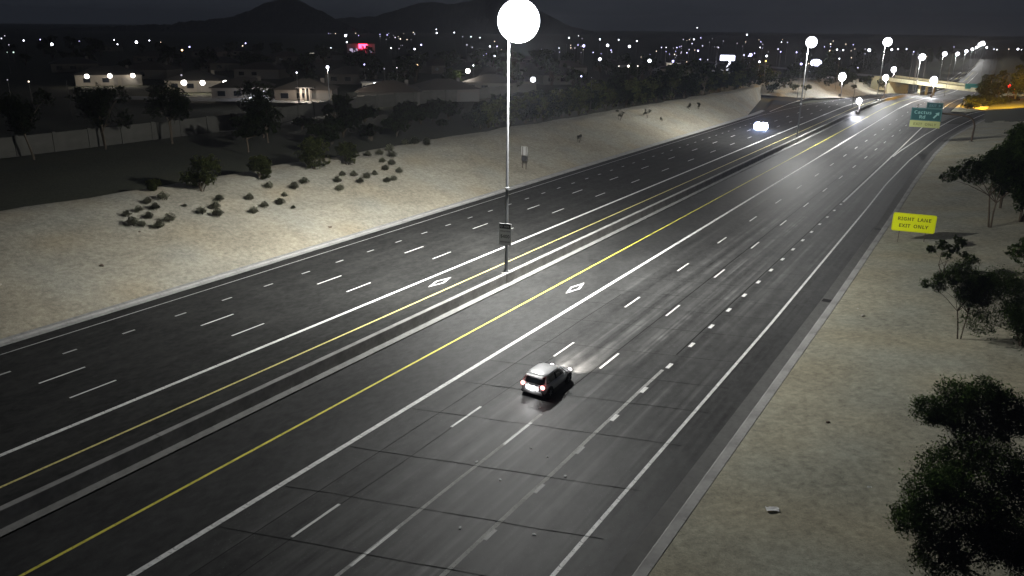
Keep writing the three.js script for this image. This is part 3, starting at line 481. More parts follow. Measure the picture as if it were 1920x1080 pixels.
// right verge trees
{
  const Zr = (X, Y) => rightZ(X, Y);
  makeTree('verge_tree', 'dark bushy tree nearest the camera on the right verge, pale gravel behind its crown', 'tree', 1.2, 39.0, Zr(1.2, 39), 801, [[-1.9, 3.6, 0.2, 0.8], [-0.9, 4.4, -0.4, 0.9], [0.2, 4.9, 0.2, 0.95], [1.1, 4.3, -0.5, 0.9], [-0.4, 3.7, 0.5, 0.9], [0.7, 3.5, 0.4, 0.8], [1.7, 3.9, 0.3, 0.7], [-1.2, 3.1, -0.6, 0.7]], 26000, 0.055, leafVerge, 0.08, 2, undefined, 1.05);
  makeTree('verge_tree', 'wide dark thicket at the lower right below the nearest tree crown', 'tree', 2.4, 36.6, Zr(2.4, 36.6), 811, [[-2.2, 2.0, 0.2, 1.0], [-1.2, 2.5, -0.6, 1.1], [0, 2.7, 0, 1.2], [1.3, 2.6, 0.4, 1.2], [2.5, 2.2, 0.2, 1.1], [3.6, 1.8, -0.2, 1.0], [-1.7, 1.2, 0.6, 0.9], [0.5, 1.4, 0.6, 1.2], [2.4, 1.2, 0.7, 1.1]], 30000, 0.06, leafVerge, 0.08, 4, undefined, 1.2);
  makeTree('verge_tree', 'green-topped bush in the bottom right corner of the verge', 'tree', 1.5, 32.2, Zr(1.5, 32.2), 821, [[-1.6, 3.0, 0, 0.9], [-0.6, 3.3, -0.3, 1.0], [0.4, 2.7, 0.4, 1.1], [-1.4, 2.0, 0.4, 1.0], [-2.0, 1.4, -0.2, 0.8], [0, 1.5, 0.8, 1.1], [1.3, 2.0, 0.2, 1.1], [2.2, 1.3, 0, 1.0], [-0.9, 0.8, 1.0, 0.9]], 32000, 0.055, leafVerge, 0.07, 4, undefined, 1.2);
  makeTree('palo_verde', 'open-crowned small tree with two thin crossing stems on the right verge', 'tree', -0.1, 61, Zr(-0.1, 61), 831, [[-1.9, 4.2, 0, 0.55], [-2.7, 3.7, 0.2, 0.4], [-0.7, 5.0, 0, 0.75], [0.2, 4.6, 0.3, 0.7], [-0.6, 3.9, -0.2, 0.7], [0.6, 3.6, 0, 0.6], [-0.2, 5.7, -0.2, 0.45], [1.2, 4.6, 0.3, 0.6], [0.2, 2.9, 0.2, 0.6], [-1.2, 4.5, 0.3, 0.7], [0.4, 4.0, -0.3, 0.75], [-0.2, 3.3, 0.4, 0.65], [-1.9, 3.6, 0.1, 0.5], [0.9, 3.0, 0, 0.55]], 19000, 0.055, leafVerge, 0.05, 2, undefined, 1.3);
  makeTree('palo_verde', 'small flat-topped tree just below and right of the yellow sign', 'tree', -2.4, 77.5, Zr(-2.4, 77.5), 841, [[-1.2, 2.5, 0, 0.45], [-0.3, 3.0, 0, 0.55], [0.6, 2.8, 0, 0.5], [1.4, 2.3, 0, 0.4], [0.1, 2.1, 0, 0.4]], 3200, 0.075, leafVerge, 0.045, 2, undefined, 0.9);
  makeTree('dense_bush', 'dense dark round bush at the right edge behind the two-stemmed tree', 'bush', 3.6, 60.5, Zr(3.6, 60.5), 851, blobClumps(91, 18, 2.9, 0.9, 4.3, 0.9, 1.3), 30000, 0.065, leafVerge, 0.07, 5, undefined, 1.3);
  makeTree('dense_bush', 'low dark bush casting a pointed shadow right of the yellow sign', 'bush', -1.7, 90.5, Zr(-1.7, 90.5) - 0.1, 861, blobClumps(93, 6, 0.75, 0.4, 0.9, 0.35, 0.5), 900, 0.09, leafVerge, 0.05, 4, undefined, 0.9);
  makeTree('verge_tree', 'spreading dark tree on forked trunk above the yellow sign', 'tree', 0.6, 100.4, Zr(0.6, 100.4), 871, [[-4.2, 5.6, 0, 1.0], [-3.0, 6.4, 0.4, 1.2], [-1.6, 6.8, -0.5, 1.3], [-0.4, 7.6, 0.4, 1.4], [0.8, 6.6, 0, 1.4], [2.2, 7.2, 0.4, 1.4], [-2.2, 5.2, -0.3, 1.1], [0.2, 5.4, 0.5, 1.2], [2.8, 5.8, 0.2, 1.3], [-5.0, 5.0, 0.2, 0.8], [3.8, 6.6, 0, 1.3]], 16000, 0.10, leafVerge, 0.11, 2, undefined, 0.85);
  makeTree('tall_tree', 'tall dark leaning tree on the right edge with a bent trunk', 'tree', 3.2, 86.7, Zr(3.2, 86.7), 881, [[2.4, 9.0, 0, 1.7], [1.6, 11.5, -1, 1.9], [3.2, 12.0, 0, 2.0], [2.8, 14.2, 0, 1.9], [4.2, 10.0, 0.4, 1.8], [4.4, 13.0, 0, 1.9], [3.4, 16, 0, 1.7], [4.8, 15.6, 0, 1.8]], 17000, 0.12, leafVerge, 0.2, 1, undefined, 0.85);
  const tall = [[1.5, 120, 1.0], [3.4, 104, 1.2], [5.2, 97, 1.3], [6.8, 104, 1.4], [5.6, 92, 1.2], [4.6, 74, 0.75], [6, 70, 0.9], [2.5, 122, 1.0], [6.5, 118, 1.15], [4.2, 136, 1.1], [8, 140, 1.25], [5.5, 158, 1.1], [9.5, 162, 1.2], [7, 178, 1.0], [11.5, 182, 1.2], [13, 205, 1.2], [6.5, 110, 1.1], [9, 125, 1.2], [12, 225, 1.1], [12, 258, 1.3], [14.5, 275, 1.3]];
  const P = makeTree('verge_tree', 'dark tree in the row along the top of the right verge beside the exit ramp', 'tree', 1.4, 112, Zr(1.4, 112), 891, [[-2.4, 4.4, 0, 1.2], [-1.2, 5.6, 0.6, 1.5], [0.4, 6.6, -0.4, 1.7], [1.6, 5.4, 0.5, 1.6], [-0.4, 4.2, 0.2, 1.5], [2.6, 4.4, 0, 1.3], [0.6, 8.0, 0, 1.4], [-0.6, 2.6, 0.5, 1.4], [1.8, 2.8, 0.3, 1.3]], 10000, 0.13, leafVerge, 0.13, 2, 'dark trees in a row along the right verge', 0.85);
  tall.forEach(([X, Y, s], i) => copyOf(P, `${s > 1.25 ? 'large' : s < 0.95 ? 'small' : 'middling'} dark tree ${X > 8 ? 'high on' : X > 5 ? 'midway up' : 'low on'} the right verge ${Y < 80 ? 'behind the dense round bush' : Y < 100 ? 'at the leaning tall tree' : Y < 112 ? 'beside the forked tree' : Y < 128 ? 'behind the forked tree' : Y < 165 ? 'midway to the green sign post' : Y < 210 ? 'beside the green sign post' : 'beyond the green sign post'}`, X, Y, Zr(X, Y), i * 1.3, s));
}
// shrubs by the ramp, turned yellow by the added lamp below
{
  const P = makeTree('roadside_shrub', 'yellow-lit shrub at the tip of the wedge beyond the green exit sign', 'shrub', -10.4, 281, -0.2, 901, blobClumps(101, 9, 1.7, 0.5, 1.4, 0.7, 1.0), 1500, 0.16, leafYellow, 0.06, 4, 'yellow-lit shrubs beyond the exit ramp', 0.9);
  const q = leafMat(0.10, 0.13, 0.04);
  const G = makeTree('dense_bush', 'green bush among the yellow-lit shrubs in the wedge before the bridge', 'bush', -10.8, 312, -1.1, 905, blobClumps(103, 9, 1.8, 0.6, 1.8, 0.8, 1.1), 1500, 0.16, q, 0.06, 4, 'green bushes among the yellow-lit shrubs', 0.9);
  [[-9, 290, 0.8], [-6.4, 297, 1.1], [-10.6, 300, 1.0], [-3.4, 308, 1.2], [-7.4, 312, 1.0], [-1.4, 318, 1.2], [1.2, 330, 1.1], [-4.4, 324, 1.2]].forEach(([X, Y, sc], i) => copyOf(P, `yellow-lit shrub ${sc < 1.05 ? 'of smaller size ' : ''}in the wedge by the exit ramp, ${Y < 299 ? 'near its tip' : Y < 314 ? 'in its middle' : 'toward the bridge'}`, X, Y, roadZ(Y) + 0.1, i, sc));
  [[-10.5, 322, 1.1], [-7.5, 333, 1.3], [-2.6, 334, 1.2], [-11, 338, 1.2], [1.4, 341, 1.3]].forEach(([X, Y, sc], i) => copyOf(G, `green bush ${X < -9 ? 'beside the carriageway' : 'amid the yellow-lit shrubs'} in the wedge before the bridge, ${Y < 330 ? 'nearer' : 'farther'} ${X < -5 ? 'left' : 'right'}`, X, Y, roadZ(Y), i, sc));
  const g = grid(10, 14, (i, j) => { const Y = 262 + j * 6, a = -13.9, b = lerpTable([[243.7, -12.6], [271, -8], [300, -2.6], [340, 5], [350, 7]], Y) - 0.4, X = a + (b - a) * i / 10; return W(X, Y, roadZ(Y) + (i === 0 || i === 10 ? -0.02 : 0.14 + 0.16 * N(X * 0.6, Y * 0.3))); });
  tag(part('soil_wedge', g, soilRight, scene), 'bare soil wedge between carriageway and exit ramp, lit yellow by an added warm lamp', 'ground', null, 'structure');
}
{ // added unseen warm lamp behind the verge trees, turns the wedge yellow
  const t = thing('street_lamp', 'added warm yellow lamp unseen behind the right verge trees beside the exit ramp', 'street lamp', 6.5, 272, groundZ(6.5, 272)); part('pole', cyl(0.12, 0.08, 9, 0, 0, 0, 8), darkSteel, t); part('arm', box(2.2, 0.1, 0.1, -1, 9, 0), darkSteel, t); const g = new THREE.SphereGeometry(0.3, 12, 8); g.scale(1, 0.6, 0.7); g.translate(-2.1, 8.85, 0); part('lamp_globe', g, glowMat(9, 6, 1.6), t);
  const l = new THREE.SpotLight(0xffc030, 30000, 0, 0.72, 1, 2); l.name = 'street_light'; l.position.set(-2.1, 8.4, -0.4); l.target.position.set(-14.5, 0, -29); t.add(l.target); l.castShadow = true; l.shadow.radius = 8; t.add(l);
}
// oleander hedge behind the bank crest, right of the near pole
{
  const P = [0, 1, 2].map(k => makeTree('oleander', 'dark green oleander in the long hedge behind the crest of the bank', 'shrub', crestX(140 + k * 9) - 4.5, 140 + k * 9, 4.8, 950 + k * 11, blobClumps(120 + k, 12, 2.2, 1.0, 4.4, 1.0, 1.5), 2400, 0.19, k === 1 ? leafMid : leafDark, 0.08, 5, 'oleanders in the hedge behind the bank crest', 0.9));
  const R = mulberry(77); let i = 0;
  for (let Y = 118; Y < 262; Y += 3.6) for (const off of [3.6, 8.5]) {
    if (off > 5 && R() < 0.25) continue;
    const X = crestX(Y) - off - 2.4 * R(); const sc = (Y < 132 ? 0.62 : 0.82) + 0.35 * R(), seg = Math.floor((Y - 118) / 18), third = ['nearer', 'middle', 'farther'][Math.floor(((Y - 118) % 18) / 6)];
    copyOf(P[i++ % 3], `${sc > 1 ? 'tall' : 'lower'} ${i % 3 === 2 ? 'greener' : 'dark'} oleander, ${off < 5 ? 'front' : 'back'} row, ${third} part ${['by the near pole', 'right of the near pole', 'above the lone twiggy plant', 'left of the hedge middle', 'at the hedge middle', 'right of the hedge middle', 'toward the right end', 'at the right end'][seg]}`, X, Y + 2 * R(), groundZ(X, Y) - 0.1, R() * 6, sc);
  }
  const S = makeTree('scrub_bush', 'dark scrub bush on the flat behind the bank crest left of the near pole', 'bush', -84, 101, 4.9, 985, blobClumps(130, 10, 1.7, 0.5, 1.8, 0.7, 1.1), 1500, 0.17, leafDark, 0.06, 4, 'dark scrub bushes behind the bank crest', 0.9);
  for (let k = 0; k < 34; k++) { const Y = 78 + 62 * R(), X = -83 - 20 * R(); const sc = 0.5 + 0.9 * R(); copyOf(S, `${sc > 1.1 ? 'large' : sc > 0.8 ? 'middling' : 'small'} dark scrub bush ${X > -90 ? 'close behind the bank crest' : X > -96 ? 'amid the dark flat' : 'near the block wall'}, ${Y < 92 ? 'behind the leafy bushes' : Y < 108 ? 'behind the right-hand shrub cluster' : Y < 124 ? 'left of the near pole' : 'beside the near pole'}`, X, Y, 4.9, R() * 6, sc); }
}
// tall dark trees in front of the garden wall
[[-107, 55.5, 8.5, 'tall dark tree in front of the block wall at far left'], [-105.5, 75, 9.5, 'dark tree with a leaning double trunk in front of the block wall'], [-104, 90, 8, 'dark tree at the right end of the left block wall'], [-95, 84, 6.5, 'dark rounded tree behind the leafy crest bushes'], [-98, 102, 6, 'dark rounded tree left of the near pole below the suburb'], [-108, 66, 9, 'tall dark tree between two others along the block wall'], [-90, 76, 5.5, 'dark tree close behind the tallest crest bush'], [-112, 40, 10, 'tall dark tree leaving the picture at far left']].forEach(([X, Y, h, L], i) => makeTree('garden_tree', L, 'tree', X, Y, 4.9, 1000 + i * 9, blobClumps(140 + i, 12, h * 0.34, h * 0.42, h * 0.85, h * 0.14, h * 0.2), 5200, 0.16, leafDark, 0.15, 2, undefined, 1.1));

// ------------------------------------------------------------------ block walls of the gardens
{
  const wallMat = new THREE.MeshStandardMaterial({ roughness: 0.95, map: concreteTex(71, 0.085, [1, 0.97, 0.84]) });
  const runs = [['pale block wall behind the dark field at far left', [[-110.5, 30], [-110, 60], [-110, 95]]], ['pale block wall continuing behind the dark trees left of the near pole', [[-110.5, 97], [-117, 128], [-114, 150], [-109, 178]]]];
  for (const [L, pts] of runs) {
    const t = thing('block_wall', L, 'wall', pts[0][0], pts[0][1], 4.8);
    for (let k = 0; k + 1 < pts.length; k++) {
      const [a, b] = [pts[k], pts[k + 1]], d = Math.hypot(b[0] - a[0], b[1] - a[1]), n = Math.round(d / 5);
      for (let s = 0; s < n; s++) {
        const x = a[0] + (b[0] - a[0]) * (s + 0.5) / n - pts[0][0], y = a[1] + (b[1] - a[1]) * (s + 0.5) / n - pts[0][1];
        const g = mergeGeometries([box(d / n - 0.5, 2.5, 0.2, 0, 1.25, 0), box(d / n - 0.5, 0.1, 0.3, 0, 2.55, 0)]), m = part('wall_panel', g, wallMat, t); m.position.set(x, 0, -y); m.rotation.y = Math.atan2(b[1] - a[1], b[0] - a[0]);
        const p = part('pillar', mergeGeometries([box(0.46, 2.75, 0.46, 0, 1.37, 0)]), wallMat, t); p.position.set(x - (b[0] - a[0]) / n / 2, 0, -(y - (b[1] - a[1]) / n / 2)); p.rotation.y = m.rotation.y;
      }
    }
  }
  const st = part('street', grid(1, 12, (i, j) => W(-178 + 54 * j / 12 + i * 1.5, 104 + 27 * j / 12 + (1 - i) * 9 + 4, 5.06 + 0.02 * i)), new THREE.MeshStandardMaterial({ roughness: 0.9, map: concreteTex(73, 0.24) }), scene);
  tag(st, 'pale lit street between the block wall and the houses', 'street', null, 'structure');
}

// ------------------------------------------------------------------ houses of the suburb
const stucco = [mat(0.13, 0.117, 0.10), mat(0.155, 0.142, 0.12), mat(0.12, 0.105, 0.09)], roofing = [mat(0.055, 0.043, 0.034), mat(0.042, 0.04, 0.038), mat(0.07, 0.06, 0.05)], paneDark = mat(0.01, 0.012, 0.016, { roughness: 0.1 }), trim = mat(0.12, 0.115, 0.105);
function hipRoof(w, d, h, o) { const a = w / 2 + o, b = d / 2 + o, r = Math.max(0.2, a - b); const P = [[-a, 0, b], [a, 0, b], [a, 0, -b], [-a, 0, -b], [-r, h, 0], [r, h, 0]], F = [0, 1, 5, 0, 5, 4, 1, 2, 5, 2, 3, 4, 2, 4, 5, 3, 0, 4, 0, 2, 1, 0, 3, 2], pos = [], uv = []; for (const i of F) { pos.push(...P[i]); uv.push(P[i][0], P[i][2]); } const g = new THREE.BufferGeometry(); g.setAttribute('position', new THREE.Float32BufferAttribute(pos, 3)); g.setAttribute('uv', new THREE.Float32BufferAttribute(uv, 2)); g.computeVertexNormals(); return g; }
function makeHouse(label, X, Y, turn, k, o = {}) {
  const { w = 15, d = 11, h = 2.9, group } = o, Z = groundZ(X, Y) + 0.1, t = thing('house', label, 'house', X, Y, Z, turn, group);
  part('wall', box(w, h, d, 0, h / 2, 0), o.wall ?? stucco[k], t);
  const rf = hipRoof(w, d, 2.2, 0.6); rf.translate(0, h, 0); const r = part('roof', rf, roofing[k], t); part('chimney', box(0.8, 1.4, 0.8, w * 0.28, h + 1.6, -1.2), stucco[k], r);
  for (const x of [-0.33, -0.05]) { const f = part('window', mergeGeometries([box(1.9, 0.1, 0.12, w * x, 2.2, d / 2), box(1.9, 0.1, 0.12, w * x, 0.95, d / 2), box(0.1, 1.15, 0.12, w * x - 0.9, 1.575, d / 2), box(0.1, 1.15, 0.12, w * x + 0.9, 1.575, d / 2)]), trim, t); part('pane', box(1.7, 1.15, 0.05, w * x, 1.575, d / 2 + 0.01), o.lit ?? paneDark, f); }
  part('door', box(1.0, 2.1, 0.08, w * 0.1, 1.05, d / 2 + 0.03), trim, t);
  part('garage_door', box(4.6, 2.2, 0.08, w * 0.32, 1.1, d / 2 + 0.03), o.garage ?? trim, t);
  return t;
}
const porchGlow = glowMat(10, 9.4, 8.6);
function wallLamp(label, X, Y, Z, r, cd, col = 0xfff0dc, group) { // a lantern on a wall or post, with its light in front
  const t = thing('wall_lamp', label, 'lamp', X, Y, Z, 0, group); const g = new THREE.SphereGeometry(r, 14, 10); part('globe', g, col === 0xfff0dc ? porchGlow : lampGlass, t); part('bracket', box(r * 0.6, r * 0.3, r * 2.2, 0, r * 1.05, -r * 0.6), blackMat, t);
  const l = new THREE.PointLight(col, cd, 0, 2); l.name = 'wall_lamp_light'; l.position.set(0, -r * 0.3, r + 0.25); l.castShadow = true; l.shadow.radius = 5; t.add(l); return t;
}
{
  const P = [0, 1, 2].map(k => makeHouse('unlit hip-roofed house ' + ['left of the three porch lamps', 'far behind the lit gable', 'behind the slim street lamp'][k], [-215, -260, -190][k], [190, 210, 255][k], 0.5 + k * 0.4, k, { group: 'dark houses of the suburb' }));
  const R = mulberry(8), spots = [[-238, 165], [-290, 170], [-175, 190], [-140, 215], [-165, 240], [-330, 230], [-300, 280], [-240, 300], [-200, 320], [-150, 285], [-125, 232], [-380, 300], [-340, 350], [-280, 390], [-220, 400], [-170, 370], [-450, 380], [-400, 440], [-300, 480], [-120, 330], [-140, 390], [-190, 470], [-520, 330], [-470, 500], [-250, 560], [-150, 520], [-100, 380], [-330, 560], [-122, 196], [-118, 160]];
  spots.forEach(([X, Y], i) => copyOf(P[i % 3], `unlit ${['brown', 'pale', 'dark'][i % 3]}-walled house ${distance(X, Y).replace('houses', 'ones')} ${bearing(X, Y)}`, X, Y, groundZ(X, Y) + 0.1, 0.3 + R() * 1.2, 1));
  // lit ones
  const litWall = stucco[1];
  makeHouse('long house whose front wall is lit by three porch lamps at far left', -222, 140, 0.95, 1, { w: 17, h: 3 });
  [[-219.4, 130.0], [-216.9, 135.2], [-214.2, 140.4]].forEach(([X, Y], i) => wallLamp(['left', 'middle', 'right'][i] + ' one of three porch lamps on the long lit house at far left', X + 1.6, Y + 0.6, 7.4, 0.6, 26));
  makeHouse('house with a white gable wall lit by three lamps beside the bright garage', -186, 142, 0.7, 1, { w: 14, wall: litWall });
  [[-181.6, 133.6, 0.7], [-178.2, 136.6, 0.62], [-174.2, 140.4, 0.62]].forEach(([X, Y, r], i) => wallLamp(['left', 'middle', 'right'][i] + ' one of three wall lamps on the white gabled house', X + 1.2, Y, 7.2, r, 46));
  const garageHouse = makeHouse('house with a glaring open white garage left of the street lamp', -158, 133.5, 0.72, 2, { w: 13, garage: glowMat(1.6, 1.65, 1.8) });
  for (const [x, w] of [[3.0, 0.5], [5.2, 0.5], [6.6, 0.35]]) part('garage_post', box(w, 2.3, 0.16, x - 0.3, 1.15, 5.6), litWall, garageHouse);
  { const l = new THREE.PointLight(0xf2f4ff, 110, 0, 2); l.name = 'garage_light'; l.position.set(4.2, 1.4, 7.6); l.castShadow = true; l.shadow.radius = 20; garageHouse.add(l); }
  makeHouse('house with two tall lit porch columns left of the street lamp', -142, 138.5, 0.65, 2, { w: 13 });
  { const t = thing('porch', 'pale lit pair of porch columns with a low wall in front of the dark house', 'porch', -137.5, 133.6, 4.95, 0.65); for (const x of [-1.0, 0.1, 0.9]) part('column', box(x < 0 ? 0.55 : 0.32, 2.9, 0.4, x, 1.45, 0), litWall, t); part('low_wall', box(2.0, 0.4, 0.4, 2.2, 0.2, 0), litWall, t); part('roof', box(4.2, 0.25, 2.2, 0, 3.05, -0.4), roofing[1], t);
    const l = new THREE.PointLight(0xffeedd, 60, 0, 2); l.name = 'porch_light'; l.position.set(-0.3, 2.2, 1.6); l.castShadow = true; l.shadow.radius = 6; t.add(l); }
  makeHouse('low dark house behind the row of columns near the street lamp', -123, 146, 0.65, 0, { w: 14 });
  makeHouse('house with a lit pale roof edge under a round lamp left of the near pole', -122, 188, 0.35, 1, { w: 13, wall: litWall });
  wallLamp('round white lamp over the pale roof edge left of the near pole', -126.6, 183.2, 10.2, 0.62, 110);
  wallLamp('round bluish white lamp right beside the near pole halfway up', -91.5, 158, 10.6, 0.55, 110, 0xe8ecff);
  { const t = thing('sign_strip', 'glowing orange strip of light along a low roof below the mountain', 'lit sign', -168, 212, 9.6, 0.65); part('light_strip', rbox(4.2, 0.5, 0.2, 0.05, 0, 0, 0), glowMat(5, 3.1, 1.6), t); part('backing', box(4.6, 0.8, 0.15, 0, 0, -0.2), blackMat, t); part('post', mergeGeometries([box(0.15, 4.6, 0.15, -1.6, -2.4, -0.2), box(0.15, 4.6, 0.15, 1.6, -2.4, -0.2)]), blackMat, t); }
  { const t = thing('shop', 'white-walled shop with a glowing red sign below the mountain', 'shop', -352, 392, 5, 0.72); part('wall', box(17, 5.4, 12, 0, 2.7, 0), mat(0.32, 0.32, 0.33), t); part('roof', box(17.6, 0.5, 12.6, 0, 5.7, 0), roofing[1], t); for (const x of [-6, -3.2, 5.4]) part('window', box(2.0, 2.2, 0.1, x, 1.6, 6.02), glowMat(0.5, 0.42, 0.6), t);
    part('red_sign', rbox(5.4, 2.6, 0.35, 0.1, 1.2, 4.1, 6.3), glowMat(9, 0.35, 0.9), t); const l = new THREE.PointLight(0xff2244, 60, 0, 2); l.name = 'sign_light'; l.position.set(1.2, 4.1, 8.4); l.castShadow = true; l.shadow.radius = 40; t.add(l); }
  const lowHall = (L, X, Y, w, h, cd, wallM, turn = 0.7) => { const t = thing('low_hall', L, 'building', X, Y, groundZ(X, Y), turn); part('wall', box(w, h, 9, 0, h / 2, 0), wallM, t); part('roof', box(w + 0.8, 0.4, 9.8, 0, h + 0.2, 0), roofing[1], t); for (let k = 0; k < 4; k++) part('window', box(w * 0.12, h * 0.4, 0.1, w * (-0.36 + 0.24 * k), h * 0.5, 4.53), paneDark, t); const l = new THREE.PointLight(0xf5f2ea, cd, 0, 2); l.name = 'wall_light'; l.position.set(0, h * 0.9, 8); l.castShadow = true; l.shadow.radius = 20; t.add(l); const g = new THREE.SphereGeometry(0.5, 10, 8); g.translate(w * 0.3, h * 0.86, 5); part('flood_lamp', g, lampGlass, t); return t; };
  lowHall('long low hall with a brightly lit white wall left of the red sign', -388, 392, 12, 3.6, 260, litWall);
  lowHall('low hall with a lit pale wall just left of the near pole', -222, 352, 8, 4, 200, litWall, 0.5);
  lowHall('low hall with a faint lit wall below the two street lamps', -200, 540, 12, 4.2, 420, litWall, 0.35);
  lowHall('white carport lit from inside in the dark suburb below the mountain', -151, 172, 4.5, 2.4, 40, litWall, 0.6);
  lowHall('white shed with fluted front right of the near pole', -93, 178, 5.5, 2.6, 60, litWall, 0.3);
  { // petrol station canopy
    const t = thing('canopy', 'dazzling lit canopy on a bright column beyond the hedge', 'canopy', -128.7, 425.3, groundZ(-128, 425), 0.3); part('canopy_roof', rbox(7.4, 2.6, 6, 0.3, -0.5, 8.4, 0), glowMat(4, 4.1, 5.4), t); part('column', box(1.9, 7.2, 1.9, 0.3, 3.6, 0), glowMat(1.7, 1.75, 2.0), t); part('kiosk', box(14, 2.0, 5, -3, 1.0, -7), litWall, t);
    const l = new THREE.PointLight(0xdfe2ff, 900, 0, 2); l.name = 'canopy_light'; l.position.set(0, 6.4, 4.5); l.castShadow = true; l.shadow.radius = 60; t.add(l); }
  { const t = thing('lit_sign', 'bright bluish oval sign standing right of the second light pole', 'lit sign', -86.6, 435, groundZ(-86, 435), 0.3); const g = new THREE.SphereGeometry(1, 20, 14); g.scale(2.7, 1.75, 0.5); g.translate(0, 7.4, 0); part('sign_face', g, glowMat(5, 5, 7), t); part('post', box(0.4, 6, 0.4, 0, 3, 0), darkSteel, t); const l = new THREE.PointLight(0xdfe0ff, 500, 0, 2); l.name = 'sign_light'; l.position.set(0, 7, 1.6); l.castShadow = true; l.shadow.radius = 60; t.add(l); }
}
// suburb street lamps, glowing globes enlarged towards the size of their glare
{
  const L = [[-515,260,11.6,1.2,0],[-603,307,11.6,0.9,0],[-379,194,11.6,0.6,0],[-457,242,11.6,1.1,0],[-479,263,11.6,0.9,0],[-379,213,11.6,1.4,0],[-434,259,11.6,0.5,0],[-452,291,11.6,1.0,0],[-366,237,11.6,0.9,0],[-400,270,11.6,1.8,0],[-432,300,11.6,1.2,0],[-395,281,11.6,0.5,0],[-312,236,11.6,0.6,0],[-277,206,11.6,0.9,1],[-355,304,11.6,0.7,0],[-314,267,11.6,0.5,0],[-291,148,11.6,0.3,2],[-289,149,11.6,0.6,2],[-145,83,11.6,0.2,0],[-155,78,11.6,0.4,0],[-148,78,11.6,0.3,0],[-145,107,11.6,0.6,0],[-546,587,11.7,2.2,0],[-349,376,11.6,1.2,0],[-266,276,11.6,0.6,0],[-250,299,11.6,0.8,0],[-242,295,11.6,0.9,0],[-280,343,11.6,0.5,0],[-233,295,11.6,1.2,0],[-282,363,11.6,0.9,0],[-1297,1734,12.5,2.6,0],[-707,946,11.7,1.9,0],[-760,1063,11.7,2.1,0],[-268,387,11.6,1.5,0],[-240,368,11.6,0.9,0],[-466,666,11.7,1.0,0],[-463,676,11.7,1.0,0],[-419,626,11.7,0.9,0],[-161,250,11.6,0.5,0],[-135,129,11.6,0.4,0],[-132,155,11.6,0.6,0],[-133,161,11.6,0.3,0],[-126,185,11.6,0.5,0],[-150,168,11.6,0.4,0],[-159,289,11.6,1.5,0],[-201,373,11.6,0.5,0],[-196,381,11.6,0.9,0],[-215,429,11.6,1.5,0],[-476,934,11.7,1.7,0],[-385,735,11.7,1.7,0],[-361,716,11.7,1.0,0],[-322,674,11.7,1.2,0],[-213,457,11.6,1.8,0],[-300,666,11.7,1.2,0],[-193,444,11.6,1.7,0],[-268,631,11.6,1.1,0],[-121,254,11.6,1.1,0],[-81,161,11.6,0.5,0],[-77,158,11.6,0.2,0],[-119,285,11.6,0.4,0],[-95,212,11.6,0.4,3],[-93,214,11.6,0.6,3],[-91,216,11.6,0.5,3],[-103,254,11.6,1.4,0],[-171,438,11.6,0.7,0],[-169,440,11.6,0.6,0],[-165,446,11.6,0.7,0],[-96,257,11.6,0.8,0],[-91,256,11.6,0.3,0],[-780,2258,24.4,3.7,0],[-320,942,11.7,1.2,0],[-276,792,11.7,2.0,0],[-170,505,11.6,0.8,0],[-134,392,11.6,1.3,0],[-94,278,11.6,0.7,0],[-92,280,11.6,0.7,0],[-214,652,11.6,1.1,0],[-149,471,11.6,1.0,0],[-98,345,11.6,0.7,0],[-96,348,11.6,1.4,0],[-463,1637,11.7,3.3,0],[-185,630,11.6,1.3,0],[-132,497,11.6,1.0,0],[-87,339,11.6,0.8,0],[-73,276,11.6,0.7,0],[-99,411,11.6,0.6,0],[-114,467,11.6,1.5,0],[-176,730,11.6,0.9,0],[-91,409,11.6,1.1,0],[-58,269,11.6,0.7,0],[-57,275,11.6,0.6,0],[-85,458,11.6,0.9,0],[-87,489,11.6,1.1,0],[-82,479,11.6,1.1,0],[-58,333,11.6,0.5,0],[-39,255,11.6,0.4,0],[-77,520,11.6,1.4,0],[-71,494,11.6,1.7,0],[-58,452,11.6,1.3,0],[-63,522,11.6,1.9,0],[-62,542,11.6,1.0,0],[-58,548,11.6,1.2,0],[-14,611,11.6,1.1,0],[-12,594,11.6,0.8,0],[-6,623,11.6,0.9,0],[-1,630,11.6,1.7,0],[1,613,11.6,0.8,0],[-20,670,11.6,1.6,0],[-40,664,11.6,0.7,0]];
  const glows = [glowMat(7.5, 7.6, 8.6), glowMat(6, 3.4, 1.6), glowMat(1.1, 1.5, 1.3), glowMat(6, 5.2, 4.8), glowMat(1.3, 1.3, 1.6), glowMat(0.55, 0.52, 0.62), glowMat(3.2, 2.6, 2.0), glowMat(3.4, 3.2, 6.0)], RL = mulberry(606), ball = new THREE.SphereGeometry(0.5, 14, 10), pole = cyl(0.09, 0.06, 1, 0, 0, 0, 6), arm = box(0.08, 0.08, 1, 0, 0, 0);
  const region = X => X;
  { // many dimmer ones scattered in clusters farther off
    let ca = 0.3, cr = 700; for (let k = 0; k < 120; k++) { if (k % 6 === 0) { ca = 0.02 + 0.74 * RL(); cr = 380 + 1300 * RL() * RL(); } const a = ca + 0.05 * (RL() - 0.5), r = cr * (0.85 + 0.3 * RL()); if (a > 0.06) L.push([-Math.sin(a) * r, Math.cos(a) * r, 5 + 3 + 5 * RL(), (0.4 + 0.7 * RL()) * r / 700, 4 + Math.floor(RL() * 4)]); }
  }
